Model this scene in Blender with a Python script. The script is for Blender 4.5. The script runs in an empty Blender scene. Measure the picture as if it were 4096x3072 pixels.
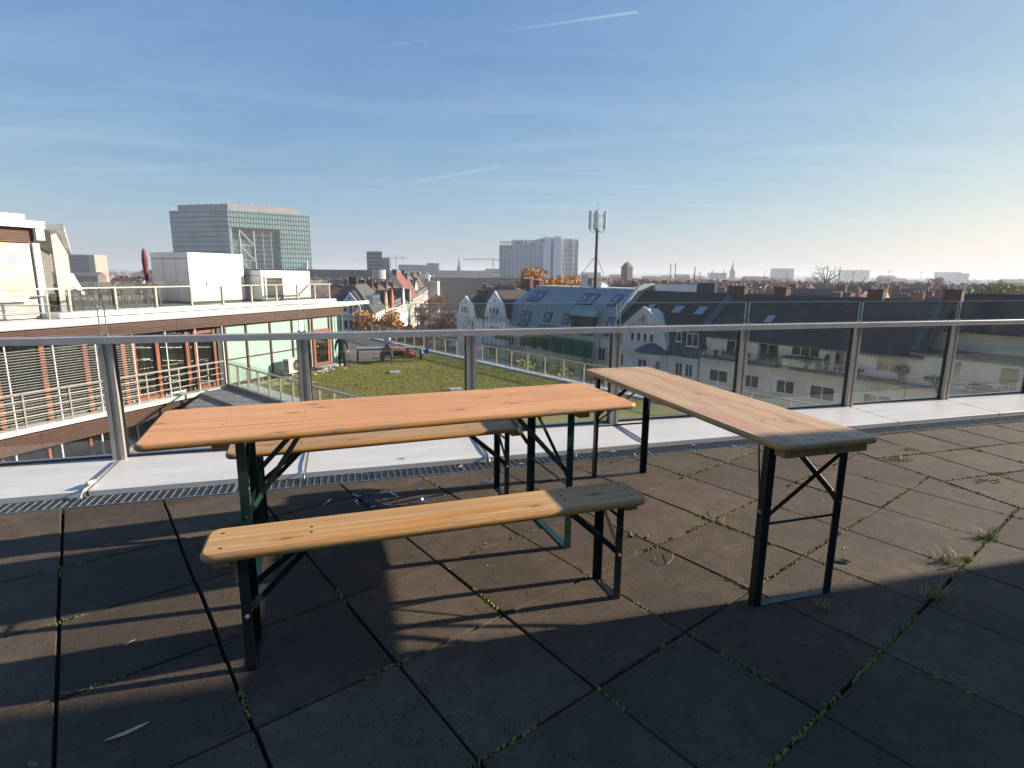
import bpy, math, random
from mathutils import Vector, Matrix
random.seed(7)
R = math.radians
scn = bpy.context.scene
col = scn.collection

# ------------------------------------------------------------------ camera
F_PX, PITCH, ROLL, EYE = 558.7, R(11.055), R(0.578), 1.384
cam = bpy.data.cameras.new('camera'); cam.sensor_width = 36; cam.lens = F_PX/1024*36
cam.clip_start = 0.05; cam.clip_end = 40000
camo = bpy.data.objects.new('camera', cam); col.objects.link(camo); scn.camera = camo
fw = Vector((0, math.cos(PITCH), -math.sin(PITCH))); up0 = Vector((0, math.sin(PITCH), math.cos(PITCH))); rt0 = Vector((1, 0, 0))
rt = rt0*math.cos(ROLL)+up0*math.sin(ROLL); up = -rt0*math.sin(ROLL)+up0*math.cos(ROLL)
m = Matrix((rt, up, -fw)).transposed().to_4x4(); m.translation = (0, 0, EYE); camo.matrix_world = m
scn.render.resolution_x = 1024; scn.render.resolution_y = 768
scn.view_settings.view_transform = 'Standard'; scn.view_settings.look = 'None'
cy = scn.cycles; cy.max_bounces = 6; cy.diffuse_bounces = 3; cy.glossy_bounces = 3; cy.transmission_bounces = 4; cy.transparent_max_bounces = 16
cy.volume_bounces = 0; cy.caustics_reflective = False; cy.caustics_refractive = False; cy.use_adaptive_sampling = True; cy.adaptive_threshold = .015
cy.use_denoising = True; cy.sample_clamp_indirect = 6
scn.view_settings.exposure = 1.0; scn.view_settings.gamma = 1; scn.view_settings.use_curve_mapping = False

# ------------------------------------------------------------------ node helper
class NT:
    def __init__(s, tree): s.t = tree; s.n = tree.nodes; s.l = tree.links
    def add(s, typ, **kw):
        nd = s.n.new(typ)
        for k, v in kw.items(): setattr(nd, k, v)
        return nd
    def put(s, sock, v):
        if v is None: return
        if hasattr(v, 'is_linked') or isinstance(v, bpy.types.NodeSocket): s.l.new(v, sock)
        else:
            if isinstance(v, tuple) and len(v) == 3 and sock.type == 'RGBA': v = v+(1,)
            sock.default_value = v
    def math(s, op, a, b=None, c=None, clamp=False):
        nd = s.add('ShaderNodeMath', operation=op, use_clamp=clamp)
        for i, v in enumerate((a, b, c)):
            if v is not None: s.put(nd.inputs[i], v)
        return nd.outputs[0]
    def vmath(s, op, a, b=None):
        nd = s.add('ShaderNodeVectorMath', operation=op); s.put(nd.inputs[0], a)
        if b is not None: s.put(nd.inputs[1], b)
        return nd.outputs['Value'] if op in ('DOT_PRODUCT', 'LENGTH') else nd.outputs[0]
    def coord(s, kind='Object'): return s.add('ShaderNodeTexCoord').outputs[kind]
    def mapping(s, v, scale=(1, 1, 1), loc=(0, 0, 0), rot=(0, 0, 0)):
        nd = s.add('ShaderNodeMapping'); s.put(nd.inputs['Vector'], v)
        nd.inputs['Scale'].default_value = scale; nd.inputs['Location'].default_value = loc; nd.inputs['Rotation'].default_value = rot
        return nd.outputs[0]
    def noise(s, v, scale=5, detail=4, rough=.55, dist=0, out='Fac'):
        nd = s.add('ShaderNodeTexNoise'); s.put(nd.inputs['Vector'], v)
        nd.inputs['Scale'].default_value = scale; nd.inputs['Detail'].default_value = detail
        nd.inputs['Roughness'].default_value = rough; nd.inputs['Distortion'].default_value = dist
        return nd.outputs[out]
    def voro(s, v, scale=5, feat='F1', out='Distance', rnd=1, dim='3D'):
        nd = s.add('ShaderNodeTexVoronoi', feature=feat, voronoi_dimensions=dim); s.put(nd.inputs['Vector'], v)
        nd.inputs['Scale'].default_value = scale; nd.inputs['Randomness'].default_value = rnd
        return nd.outputs[out]
    def wave(s, v, scale=5, dist=0, detail=2, dscale=1, direction='X', prof='SIN'):
        nd = s.add('ShaderNodeTexWave', bands_direction=direction, wave_profile=prof); s.put(nd.inputs['Vector'], v)
        nd.inputs['Scale'].default_value = scale; nd.inputs['Distortion'].default_value = dist
        nd.inputs['Detail'].default_value = detail; nd.inputs['Detail Scale'].default_value = dscale
        return nd.outputs['Fac']
    def ramp(s, fac, *stops):
        nd = s.add('ShaderNodeValToRGB'); s.put(nd.inputs[0], fac); cr = nd.color_ramp
        while len(cr.elements) < len(stops): cr.elements.new(.5)
        for e, (p, c) in zip(cr.elements, stops):
            e.position = p
            e.color = (c, c, c, 1) if isinstance(c, (int, float)) else tuple(c)+(1,)
        return nd.outputs[0]
    def mix(s, fac, a, b, blend='MIX'):
        nd = s.add('ShaderNodeMix', data_type='RGBA', blend_type=blend); s.put(nd.inputs[0], fac)
        s.put(nd.inputs[6], a); s.put(nd.inputs[7], b); return nd.outputs[2]
    def bump(s, h, strength=.3, dist=.01):
        nd = s.add('ShaderNodeBump'); s.put(nd.inputs['Height'], h)
        nd.inputs['Strength'].default_value = strength; nd.inputs['Distance'].default_value = dist
        return nd.outputs[0]
    def rand(s): return s.add('ShaderNodeObjectInfo').outputs['Random']
def newmat(name):
    mt = bpy.data.materials.new(name); mt.use_nodes = True
    nt = NT(mt.node_tree); b = nt.n['Principled BSDF']; return mt, nt, b
def scl(c, k): return tuple(max(0, min(1, x*k)) for x in c)
def mk(name, c, rough=.6, scale=3.0, amt=.25, metal=0, bump=0, bscale=40, rnd=0, spec=.5, stretch=(1, 1, 1), dirt=0):
    """plain surface with uneven colour, fine relief and per-object variation"""
    mt, nt, b = newmat(name)
    v = nt.mapping(nt.coord(), scale=stretch)
    n1 = nt.noise(v, scale, 5, .6)
    cc = nt.mix(nt.ramp(n1, (.3, 0), (.7, 1)), scl(c, 1-amt), scl(c, 1+amt))
    if dirt:
        n2 = nt.noise(nt.mapping(nt.coord(), scale=(2.5, 2.5, .5)), .9, 5, .65)
        cc = nt.mix(nt.math('MULTIPLY', nt.ramp(n2, (.45, 0), (.75, 1)), dirt), cc, (.05, .045, .04))
    if rnd:
        r = nt.math('MULTIPLY_ADD', nt.rand(), 2*rnd, 1-rnd)
        h = nt.add('ShaderNodeHueSaturation'); nt.put(h.inputs['Color'], cc); nt.put(h.inputs['Value'], r); cc = h.outputs[0]
    nt.put(b.inputs['Base Color'], cc); b.inputs['Roughness'].default_value = rough; b.inputs['Metallic'].default_value = metal
    b.inputs['Specular IOR Level'].default_value = spec
    if bump: nt.put(b.inputs['Normal'], nt.bump(nt.noise(v, bscale, 4, .6), bump, .01))
    return mt

# ------------------------------------------------------------------ sun and sky
SUN_AZ, SUN_EL = R(14.2), R(20.8)          # azimuth measured from +X towards +Y
to_sun = Vector((math.cos(SUN_AZ)*math.cos(SUN_EL), math.sin(SUN_AZ)*math.cos(SUN_EL), math.sin(SUN_EL)))
sun = bpy.data.lights.new('sun', 'SUN'); sun.energy = 5.0; sun.angle = R(.7); sun.color = (1, .89, .74)
suno = bpy.data.objects.new('sun', sun); col.objects.link(suno)
suno.rotation_euler = (-to_sun).to_track_quat('-Z', 'Y').to_euler(); suno.location = (20, 5, 30)
wd = bpy.data.worlds.new('World'); scn.world = wd; wd.use_nodes = True
w = NT(wd.node_tree); bg = w.n['Background']
sky = w.add('ShaderNodeTexSky', sky_type='NISHITA', sun_disc=False, sun_elevation=SUN_EL, sun_rotation=math.pi/2-SUN_AZ,
            altitude=60, air_density=1.0, dust_density=0.8, ozone_density=3.0)
d = w.coord('Generated'); sp = w.add('ShaderNodeSeparateXYZ'); w.put(sp.inputs[0], d)
zz = w.math('MAXIMUM', sp.outputs[2], .015)
cu = w.math('DIVIDE', sp.outputs[0], zz); cv = w.math('DIVIDE', sp.outputs[1], zz)   # position on a high cloud sheet
cxy = w.add('ShaderNodeCombineXYZ'); w.put(cxy.inputs[0], cu); w.put(cxy.inputs[1], cv); cvec = cxy.outputs[0]
c1 = w.noise(w.mapping(cvec, scale=(.55, 1.5, 1), rot=(0, 0, R(-20)), loc=(3.1, .4, 0)), 1.0, 7, .62, .6)
c2 = w.noise(w.mapping(cvec, scale=(.22, .35, 1), loc=(.3, 5.2, 0)), 1.0, 3, .5)
veil = w.math('MULTIPLY', w.ramp(c1, (.40, 0), (.78, 1)), w.ramp(c2, (.36, .25), (.66, 1)))
tn = w.noise(cvec, 6, 2, .6)
def trail(p, q, wid, fade):
    """a thin straight vapour trail on the cloud sheet from p to q"""
    dx, dy = q[0]-p[0], q[1]-p[1]; L = math.hypot(dx, dy); dx /= L; dy /= L
    a = w.math('SUBTRACT', cu, p[0]); b_ = w.math('SUBTRACT', cv, p[1])
    al = w.math('DIVIDE', w.math('ADD', w.math('MULTIPLY', a, dx), w.math('MULTIPLY', b_, dy)), L)
    ac = w.math('ABSOLUTE', w.math('SUBTRACT', w.math('MULTIPLY', a, dy), w.math('MULTIPLY', b_, dx)))
    wn = w.math('MULTIPLY_ADD', tn, wid*.9, wid*.6)
    line = w.math('SUBTRACT', 1.0, w.math('DIVIDE', ac, wn), clamp=True)
    ends = w.math('MULTIPLY', w.ramp(al, (0, 0), (fade, 1)), w.ramp(al, (.985, 1), (1, 0)))
    return w.math('MULTIPLY', line, ends)
def sheet(x, y):
    r_ = fw*F_PX+rt*(x/4-512)+up*(384-y/4); return (r_.x/r_.z, r_.y/r_.z)
tr = w.math('MAXIMUM', trail(sheet(1960, 132), sheet(2556, 47), .016, .8), w.math('MULTIPLY', trail(sheet(1370, 207), sheet(1715, 160), .014, .6), .35))
tr = w.math('MAXIMUM', tr, w.math('MULTIPLY', trail(sheet(1585, 742), sheet(2010, 664), .085, .5), .55))
low = w.ramp(sp.outputs[2], (.03, .2), (.13, 1), (.30, .75), (.60, .25))        # the sheet thins out towards the horizon
cl = w.math('ADD', w.math('MULTIPLY', w.math('MULTIPLY', veil, low), .30), w.math('MULTIPLY', tr, .45), clamp=True)
sr = w.add('ShaderNodeSeparateColor'); w.put(sr.inputs[0], sky.outputs[0]); sc_ = w.add('ShaderNodeCombineColor')
for k_, (a_, g_) in enumerate(((.70, .95), (1.07, .70), (2.26, .30))):     # the picture's own colour response, same over the whole sky
    w.put(sc_.inputs[k_], w.math('MULTIPLY', w.math('POWER', sr.outputs[k_], g_), a_))
skyc = w.mix(cl, sc_.outputs[0], w.mix(1.0, sc_.outputs[0], (2.6, 2.3, 1.9), 'ADD'))
w.put(bg.inputs['Color'], skyc); bg.inputs['Strength'].default_value = .0883

# ------------------------------------------------------------------ mesh helper
class MB:
    def __init__(s, M=None): s.v = []; s.f = []; s.M = M; s.sm = False
    def P(s, p):
        p = Vector(p)
        if s.M is not None: p = s.M @ p
        s.v.append(tuple(p)); return len(s.v)-1
    def face(s, *pts): s.f.append([s.P(p) for p in pts])
    def hexa(s, p):                      # 8 points: bottom 4 ccw, top 4 ccw
        i = [s.P(q) for q in p]
        for q in ((3, 2, 1, 0), (4, 5, 6, 7), (0, 1, 5, 4), (1, 2, 6, 5), (2, 3, 7, 6), (3, 0, 4, 7)): s.f.append([i[k] for k in q])
    def box(s, x0, x1, y0, y1, z0, z1):
        s.hexa([(x0, y0, z0), (x1, y0, z0), (x1, y1, z0), (x0, y1, z0), (x0, y0, z1), (x1, y0, z1), (x1, y1, z1), (x0, y1, z1)]); return s
    def cbox(s, c, sx, sy, sz): return s.box(c[0]-sx/2, c[0]+sx/2, c[1]-sy/2, c[1]+sy/2, c[2]-sz/2, c[2]+sz/2)
    def prism(s, poly, z0, z1):
        n = len(poly); a = [s.P((p[0], p[1], z0)) for p in poly]; b = [s.P((p[0], p[1], z1)) for p in poly]
        s.f.append(a[::-1]); s.f.append(b)
        for k in range(n): s.f.append([a[k], a[(k+1) % n], b[(k+1) % n], b[k]])
        return s
    def extr(s, poly, y0, y1):           # polygon in xz extruded along y
        n = len(poly); a = [s.P((p[0], y0, p[1])) for p in poly]; b = [s.P((p[0], y1, p[1])) for p in poly]
        s.f.append(a); s.f.append(b[::-1])
        for k in range(n): s.f.append([a[(k+1) % n], a[k], b[k], b[(k+1) % n]])
        return s
    def bar(s, p, q, wd, ht, side=(0, 0, 1)):
        p, q = Vector(p), Vector(q); d = (q-p).normalized(); sd = Vector(side)
        if abs(d.dot(sd)) > .98: sd = Vector((1, 0, 0))
        x = d.cross(sd).normalized(); y = x.cross(d)
        c = [p+x*(a*wd/2)+y*(b*ht/2) for a, b in ((-1, -1), (1, -1), (1, 1), (-1, 1))]
        s.hexa(c+[k+(q-p) for k in c]); return s
    def tube(s, pts, r, n=6, cap=True):
        pts = [Vector(p) for p in pts]; rings = []
        for k, p in enumerate(pts):
            d = (pts[min(k+1, len(pts)-1)]-pts[max(k-1, 0)]).normalized()
            a = Vector((0, 0, 1)) if abs(d.z) < .9 else Vector((1, 0, 0))
            x = d.cross(a).normalized(); y = d.cross(x)
            rr = r[k] if isinstance(r, (list, tuple)) else r
            rings.append([s.P(p+x*(rr*math.cos(2*math.pi*j/n))+y*(rr*math.sin(2*math.pi*j/n))) for j in range(n)])
        for a, b in zip(rings, rings[1:]):
            for j in range(n): s.f.append([a[j], b[j], b[(j+1) % n], a[(j+1) % n]])
        if cap: s.f.append(rings[0]); s.f.append(rings[-1][::-1])
        return s
    def lathe(s, prof, n=16, c=(0, 0, 0)):
        rings = [[s.P((c[0]+r*math.cos(2*math.pi*j/n), c[1]+r*math.sin(2*math.pi*j/n), c[2]+z)) for j in range(n)] for r, z in prof]
        for a, b in zip(rings, rings[1:]):
            for j in range(n): s.f.append([a[j], a[(j+1) % n], b[(j+1) % n], b[j]])
        s.f.append(rings[0][::-1]); s.f.append(rings[-1]); return s
    def mesh(s, name, mat, smooth=False):
        me = bpy.data.meshes.new(name); me.from_pydata(s.v, [], s.f); me.update()
        if mat: me.materials.append(mat)
        if smooth: me.polygons.foreach_set('use_smooth', [True]*len(me.polygons))
        return me
    def build(s, name, mat, parent=None, smooth=False, loc=None):
        return obj(name, s.mesh(name, mat, smooth), parent, loc)
def obj(name, me, parent=None, loc=None, rz=0):
    o = bpy.data.objects.new(name, me); col.objects.link(o); o.parent = parent
    if loc: o.location = loc
    if rz: o.rotation_euler.z = rz
    return o
def tag(o, label=None, cat=None, group=None, kind=None):
    if label: o['label'] = label
    if cat: o['category'] = cat
    if group: o['group'] = group
    if kind: o['kind'] = kind
    return o
def empty(name, loc=(0, 0, 0), rz=0, label=None, cat=None, group=None, kind=None):
    o = bpy.data.objects.new(name, None); col.objects.link(o); o.location = loc; o.rotation_euler = (0, 0, rz); o.empty_display_size = .1
    return tag(o, label, cat, group, kind)
def dup(o, parent=None, loc=None, rz=None):
    c = o.copy(); col.objects.link(c); c.parent = parent
    if loc is not None: c.location = loc
    if rz is not None: c.rotation_euler.z = rz
    for ch in list(o.children): dup(ch, c)
    return c
def ray(x, y): return fw*F_PX+rt*(x/4-512)+up*(384-y/4)       # photograph pixel (4096 wide) to direction
def atz(x, y, z):
    r_ = ray(x, y); t = (z-EYE)/r_.z; return Vector((0, 0, EYE))+r_*t
def aty(x, y, Y):
    r_ = ray(x, y); return Vector((0, 0, EYE))+r_*(Y/r_.y)
def clip(poly, a, b, keep):              # clip a polygon to the side a*x+b*y <= keep
    out = []
    for k in range(len(poly)):
        p, q = poly[k], poly[(k+1) % len(poly)]
        dp, dq = a*p[0]+b*p[1]-keep, a*q[0]+b*q[1]-keep
        if dp <= 0: out.append(p)
        if dp*dq < 0:
            t = dp/(dp-dq); out.append((p[0]+(q[0]-p[0])*t, p[1]+(q[1]-p[1])*t))
    return out
def area(p): return abs(sum(p[k][0]*p[(k+1) % len(p)][1]-p[(k+1) % len(p)][0]*p[k][1] for k in range(len(p)))/2)

# ================================================================== materials for the terrace
def m_paver():
    mt, nt, b = newmat('paver_concrete'); v = nt.coord('Object')
    vv = nt.add('ShaderNodeVectorMath', operation='ADD'); nt.put(vv.inputs[0], v)
    oi = nt.add('ShaderNodeObjectInfo'); nt.put(vv.inputs[1], oi.outputs['Location']); v = vv.outputs[0]
    big = nt.noise(v, 2.3, 6, .62); mid = nt.noise(v, 11, 6, .7); fine = nt.noise(v, 52, 6, .8)
    c = nt.mix(nt.ramp(big, (.3, 0), (.72, 1)), (.066, .048, .033), (.132, .096, .064))
    c = nt.mix(nt.ramp(mid, (.36, .75), (.62, 0)), c, (.062, .045, .032))
    c = nt.mix(nt.ramp(fine, (.62, 0), (.75, .6)), c, (.21, .155, .11)); c = nt.mix(nt.ramp(fine, (.30, .9), (.46, 0)), c, (.036, .025, .018))
    pits = nt.voro(v, 48); sel = nt.noise(v, 40, 2, .5)
    pit = nt.math('MULTIPLY', nt.ramp(pits, (.10, 1), (.24, 0)), nt.ramp(sel, (.44, 0), (.50, 1)))
    c = nt.mix(pit, c, (.014, .011, .010))
    lime = nt.math('MULTIPLY', nt.ramp(nt.voro(v, 55), (.05, 1), (.10, 0)), nt.ramp(nt.noise(v, 9, 2, .5), (.60, 0), (.66, 1)))
    c = nt.mix(nt.math('MULTIPLY', lime, .5), c, (.45, .41, .36))
    h = nt.add('ShaderNodeHueSaturation'); nt.put(h.inputs['Color'], c); nt.put(h.inputs['Value'], nt.math('MULTIPLY_ADD', nt.rand(), .42, .80))
    nt.put(b.inputs['Base Color'], h.outputs[0]); b.inputs['Roughness'].default_value = .88; b.inputs['Specular IOR Level'].default_value = .3
    hh = nt.math('SUBTRACT', nt.math('MULTIPLY', nt.noise(v, 240, 3, .7), .5), nt.math('MULTIPLY', pit, .8))
    nt.put(b.inputs['Normal'], nt.bump(hh, .55, .004)); return mt
PAVER = m_paver()
STEEL = mk('brushed_steel', (.46, .42, .365), .36, 6, .16, metal=.25, bump=.04, bscale=90)
RAILM = mk('dull_grey_rail', (.48, .46, .44), .38, 5, .12, metal=.1, bump=.03, bscale=120)
GALV = mk('galvanised_steel', (.34, .36, .37), .45, 25, .35, metal=.7)
BLACK = mk('black_rubber', (.012, .012, .013), .55, 9, .3)
DARK = mk('dark_void', (.012, .013, .013), .9, 5, .3)
SOIL = mk('joint_soil', (.020, .017, .013), .95, 30, .5)
def m_coping():
    mt, nt, b = newmat('white_coated_coping'); v = nt.coord('Object')
    n = nt.noise(nt.mapping(v, scale=(.7, 4, 4)), 2.2, 6, .65); f = nt.noise(v, 60, 3, .6)
    c = nt.mix(nt.ramp(n, (.35, 0), (.7, 1)), (.60, .57, .53), (.74, .70, .655))
    c = nt.mix(nt.ramp(f, (.66, 0), (.8, .5)), c, (.50, .45, .39))
    run = nt.noise(nt.mapping(v, scale=(9, .8, 1)), 1.6, 5, .7)
    c = nt.mix(nt.ramp(run, (.55, 0), (.8, .38)), c, (.50, .46, .41))
    nt.put(b.inputs['Base Color'], c); b.inputs['Roughness'].default_value = .33; b.inputs['Specular IOR Level'].default_value = .75; return mt
COPING = m_coping()
def m_glass(name, tint, refl=.9, base=.02, veil=(.5, .5, .48), dirt=.03):
    """flat pane: lets the view through, mirrors at a glancing angle, carries a film of dust"""
    mt, nt, b = newmat(name); nt.n.remove(b); out = nt.n['Material Output']
    tr_ = nt.add('ShaderNodeBsdfTransparent'); tr_.inputs[0].default_value = tint+(1,)
    gl = nt.add('ShaderNodeBsdfGlossy'); gl.inputs['Roughness'].default_value = .02; gl.inputs['Color'].default_value = (refl, refl, refl, 1)
    fr = nt.add('ShaderNodeLayerWeight'); fr.inputs['Blend'].default_value = .5
    f = nt.math('MULTIPLY_ADD', nt.math('POWER', fr.outputs['Facing'], 4.0), .75, base+.03, clamp=True)
    m1 = nt.add('ShaderNodeMixShader'); nt.put(m1.inputs[0], f); nt.l.new(tr_.outputs[0], m1.inputs[1]); nt.l.new(gl.outputs[0], m1.inputs[2])
    df = nt.add('ShaderNodeBsdfDiffuse'); df.inputs[0].default_value = veil+(1,)
    n = nt.noise(nt.coord(), 2.2, 5, .65); n2 = nt.voro(nt.coord(), 45)
    k = nt.math('ADD', nt.math('MULTIPLY', nt.ramp(n, (.35, .3), (.75, 1)), dirt), nt.math('MULTIPLY', nt.ramp(n2, (.04, 1), (.09, 0)), dirt*2))
    m2 = nt.add('ShaderNodeMixShader'); nt.put(m2.inputs[0], k); nt.l.new(m1.outputs[0], m2.inputs[1]); nt.l.new(df.outputs[0], m2.inputs[2])
    nt.l.new(m2.outputs[0], out.inputs[0]); return mt
GLASS = m_glass('balustrade_glass', (.955, .972, .962), dirt=.034, base=.035)  # dust film made stronger, putting some of the glass sheen into its colour
GEDGE = mk('polished_glass_edge', (.30, .42, .38), .2, 8, .2)

# ================================================================== terrace floor
AZ = R(16.8); U = Vector((math.cos(AZ), math.sin(AZ))); N = Vector((-U.y, U.x))
W_GUT, W_COP, W_RAIL, W_OUT = 3.735, 3.915, 4.50, 4.62
floor = empty('terrace_floor', kind='structure')
bed = MB(); bed.prism([(-14, -9), (20, -9), (20, (W_GUT+.0+N.x*-20)/N.y), (-14, (W_GUT+N.x*14)/N.y)], -.30, -.028); bed.build('bedding', SOIL, floor)
# field one: slabs at 38 degrees; field two: slabs laid along the railing
A1 = Vector((math.cos(R(38.2)), math.sin(R(38.2)))); B1 = Vector((math.cos(R(-52.2)), math.sin(R(-52.2)))); O1 = Vector((-.02, 2.09))
S0 = Vector((2.86, 4.19)); SD = Vector((math.cos(R(-73)), math.sin(R(-73)))); SN = Vector((-SD.y, SD.x))     # seam between the fields; SN points to the right field
if SN.x < 0: SN = -SN
joints = []                     # centre lines of joints, for moss
def slab(poly, name='paver'):
    if len(poly) < 3 or area(poly) < .004: return
    c = Vector((sum(p[0] for p in poly)/len(poly), sum(p[1] for p in poly)/len(poly)))
    if c.x*c.x+c.y*c.y > 90 or c.y < -2.2 or c.x < -6.5 or c.x > 9: return
    q = [Vector(p)-c for p in poly]
    if sum(q[k].x*q[(k+1) % len(q)].y-q[(k+1) % len(q)].x*q[k].y for k in range(len(q))) < 0: q.reverse()
    mb = MB(); z0 = random.uniform(-.0025, .002); tx, ty = random.uniform(-.003, .003), random.uniform(-.003, .003)
    rings = []
    for ins, z in ((0, -.045), (0, -.005), (.0035, 0)):
        ring = []
        for p in q:
            l = p.length; pp = p*(1-ins/l) if l > 1e-4 else p
            ring.append(mb.P((pp.x, pp.y, z+z0+tx*p.x+ty*p.y)))
        rings.append(ring)
    n = len(q)
    for a, b in zip(rings, rings[1:]):
        for k in range(n): mb.f.append([a[k], a[(k+1) % n], b[(k+1) % n], b[k]])
    mb.f.append(rings[-1]); mb.build(name, PAVER, floor, loc=(c.x, c.y, 0))
offs = [(-.0 + (.487*i if i < 0 else .503*i)) for i in range(-12, 15)]
for i in range(len(offs)-1):
    for j in range(-12, 8):
        gi = .0042 if i > 11 else .0065; gj = .0052
        a0, a1 = offs[i]+gi, offs[i+1]-gi; b0, b1 = .5225*j+gj, .5225*(j+1)-gj
        jit = random.uniform(-.003, .003)
        poly = [tuple(O1+A1*(a+jit)+B1*b) for a, b in ((a0, b0), (a0, b1), (a1, b1), (a1, b0))]
        poly = clip(poly, N.x, N.y, W_GUT-.012); poly = clip(poly, SN.x, SN.y, SN.dot(S0)-.006)
        slab(poly)
for i in range(0, 14):
    for j in range(-9, 5):
        x0, x1 = .512*i+.006, .512*(i+1)-.006; y0, y1 = .512*j+.006, .512*(j+1)-.006
        u2 = Vector((math.cos(R(17.2)), math.sin(R(17.2)))); n2 = Vector((-u2.y, u2.x))
        poly = [tuple(S0+u2*x+n2*y) for x, y in ((x0, y0), (x1, y0), (x1, y1), (x0, y1))]
        poly = clip(poly, N.x, N.y, W_GUT-.012); poly = clip(poly, -SN.x, -SN.y, -SN.dot(S0)-.006)
        slab(poly)

# ================================================================== drain channel with grating
rail_frame = AZ
drain = empty('drain_channel', rz=AZ, label='steel drain channel with mesh grating along the white coping', cat='drain')
MB().box(-9, 12, W_GUT, W_COP+.02, -.10, -.055).build('trough', DARK, drain)
edges = [-6.8, -5.28, -3.76, -2.25, -.735, .785, 2.30, 3.82, 5.33, 6.85, 8.4]
grating_me = None
for a, b in zip(edges, edges[1:]):
    if grating_me is None:
        mb = MB(); L = 1.512
        for y in (.004, .172): mb.box(0, L, y-.004, y+.004, -.03, 0)
        for x in (.003, L-.003): mb.box(x-.003, x+.003, .008, .168, -.03, -.001)
        k = .0445
        while k < L-.01: mb.box(k-.0017, k+.0017, .008, .168, -.012, -.002); k += .0445
        for j in range(1, 10): mb.box(.006, L-.006, .008+.016*j-.0008, .008+.016*j+.0008, -.028, -.0045)
        grating_me = mb.mesh('grating', GALV)
    obj('grating', grating_me, drain, (a+.004, W_GUT+.003, random.uniform(-.002, .001)))

# ================================================================== coping and balustrade
POSTS = [-4.22, -2.90, -1.585, -.305, 1.0, 2.332, 3.688, 5.074, 6.447, 7.81, 9.17]
cop = empty('parapet_coping', rz=AZ, label='white sheet metal coping panels under the glass railing', cat='coping')
for a, b in zip([-6.9]+POSTS, POSTS+[11]):
    mb = MB(); g = .009
    y0, y1, y2 = W_COP, W_COP+.012, W_OUT
    pr = [(y0, -.02), (y0+.002, .030), (y1, .036), (y2, .058), (y2, -.12), (y0+.03, -.12)]
    f0 = [mb.P((a+g, p[0], p[1])) for p in pr]; f1 = [mb.P((b-g, p[0], p[1])) for p in pr]
    mb.f.append(f0); mb.f.append(f1[::-1])
    for k in range(len(pr)): mb.f.append([f0[(k+1) % 6], f0[k], f1[k], f1[(k+1) % 6]])
    mb.build('coping_panel', COPING, cop)
MB().box(-6.9, 11, W_COP+.03, W_OUT-.03, -.11, .015).build('parapet_core', DARK, cop)

bal = empty('glass_balustrade', rz=AZ, label='steel and glass balustrade edging the terrace behind the tables', cat='railing')
mb = MB()
for s in (-1, 1): mb.box(s*.026-.013, s*.026+.013, -.030, .022, .045, .889)
mb.box(-.013, .013, -.014, .012, .045, .889); mb.box(-.05, .05, -.045, .04, .040, .052)
post_me = mb.mesh('post', STEEL)
bead_me = MB().box(-.046, -.040, .006, .040, .05, .888).box(.040, .046, .006, .040, .05, .888).mesh('glazing_bead', BLACK)
clamp_me = MB().box(-.030, -.012, -.016, .016, .941, .957).box(.012, .030, -.016, .016, .941, .957).box(-.012, .012, -.008, .008, .941, .948).mesh('pane_clamp', STEEL)
for u in POSTS:
    p = obj('post', post_me, bal, (u, W_RAIL, 0)); obj('glazing_bead', bead_me, p, (0, 0, 0)); obj('pane_clamp', clamp_me, bal, (u, W_RAIL-.015, 0))
for a, b in ((-6.9, -2.24), (-2.236, 2.42), (2.426, 11)):
    mb = MB(); y, z0, z1, c = W_RAIL-.012, .889, .941, .005
    pr = [(y-.03, z0+c), (y-.03+c, z0), (y+.03-c, z0), (y+.03, z0+c), (y+.03, z1-c), (y+.03-c, z1), (y-.03+c, z1), (y-.03, z1-c)]
    f0 = [mb.P((a, p[0], p[1])) for p in pr]; f1 = [mb.P((b, p[0], p[1])) for p in pr]
    mb.f.append(f0); mb.f.append(f1[::-1])
    for k in range(8): mb.f.append([f0[(k+1) % 8], f0[k], f1[k], f1[(k+1) % 8]])
    mb.build('handrail', RAILM, bal)
for a, b in zip(POSTS, POSTS[1:]):
    lo = MB(); lo.box(a+.043, b-.043, W_RAIL+.018, W_RAIL+.028, .075, .884); lo = lo.build('glass_pane', GLASS, bal)
    MB().box(a+.043, b-.043, W_RAIL+.012, W_RAIL+.034, .060, .0745).build('gasket', BLACK, lo)
    hi = MB(); hi.box(a+.022, b-.022, W_RAIL-.020, W_RAIL-.010, .950, 1.150); hi = hi.build('glass_pane', GLASS, bal)
    MB().box(a+.022, b-.022, W_RAIL-.021, W_RAIL-.009, 1.1503, 1.1535).box(a+.018, a+.0217, W_RAIL-.021, W_RAIL-.009, .95, 1.1535).box(b-.0217, b-.018, W_RAIL-.021, W_RAIL-.009, .95, 1.1535).build('pane_edge', GEDGE, hi)

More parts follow.
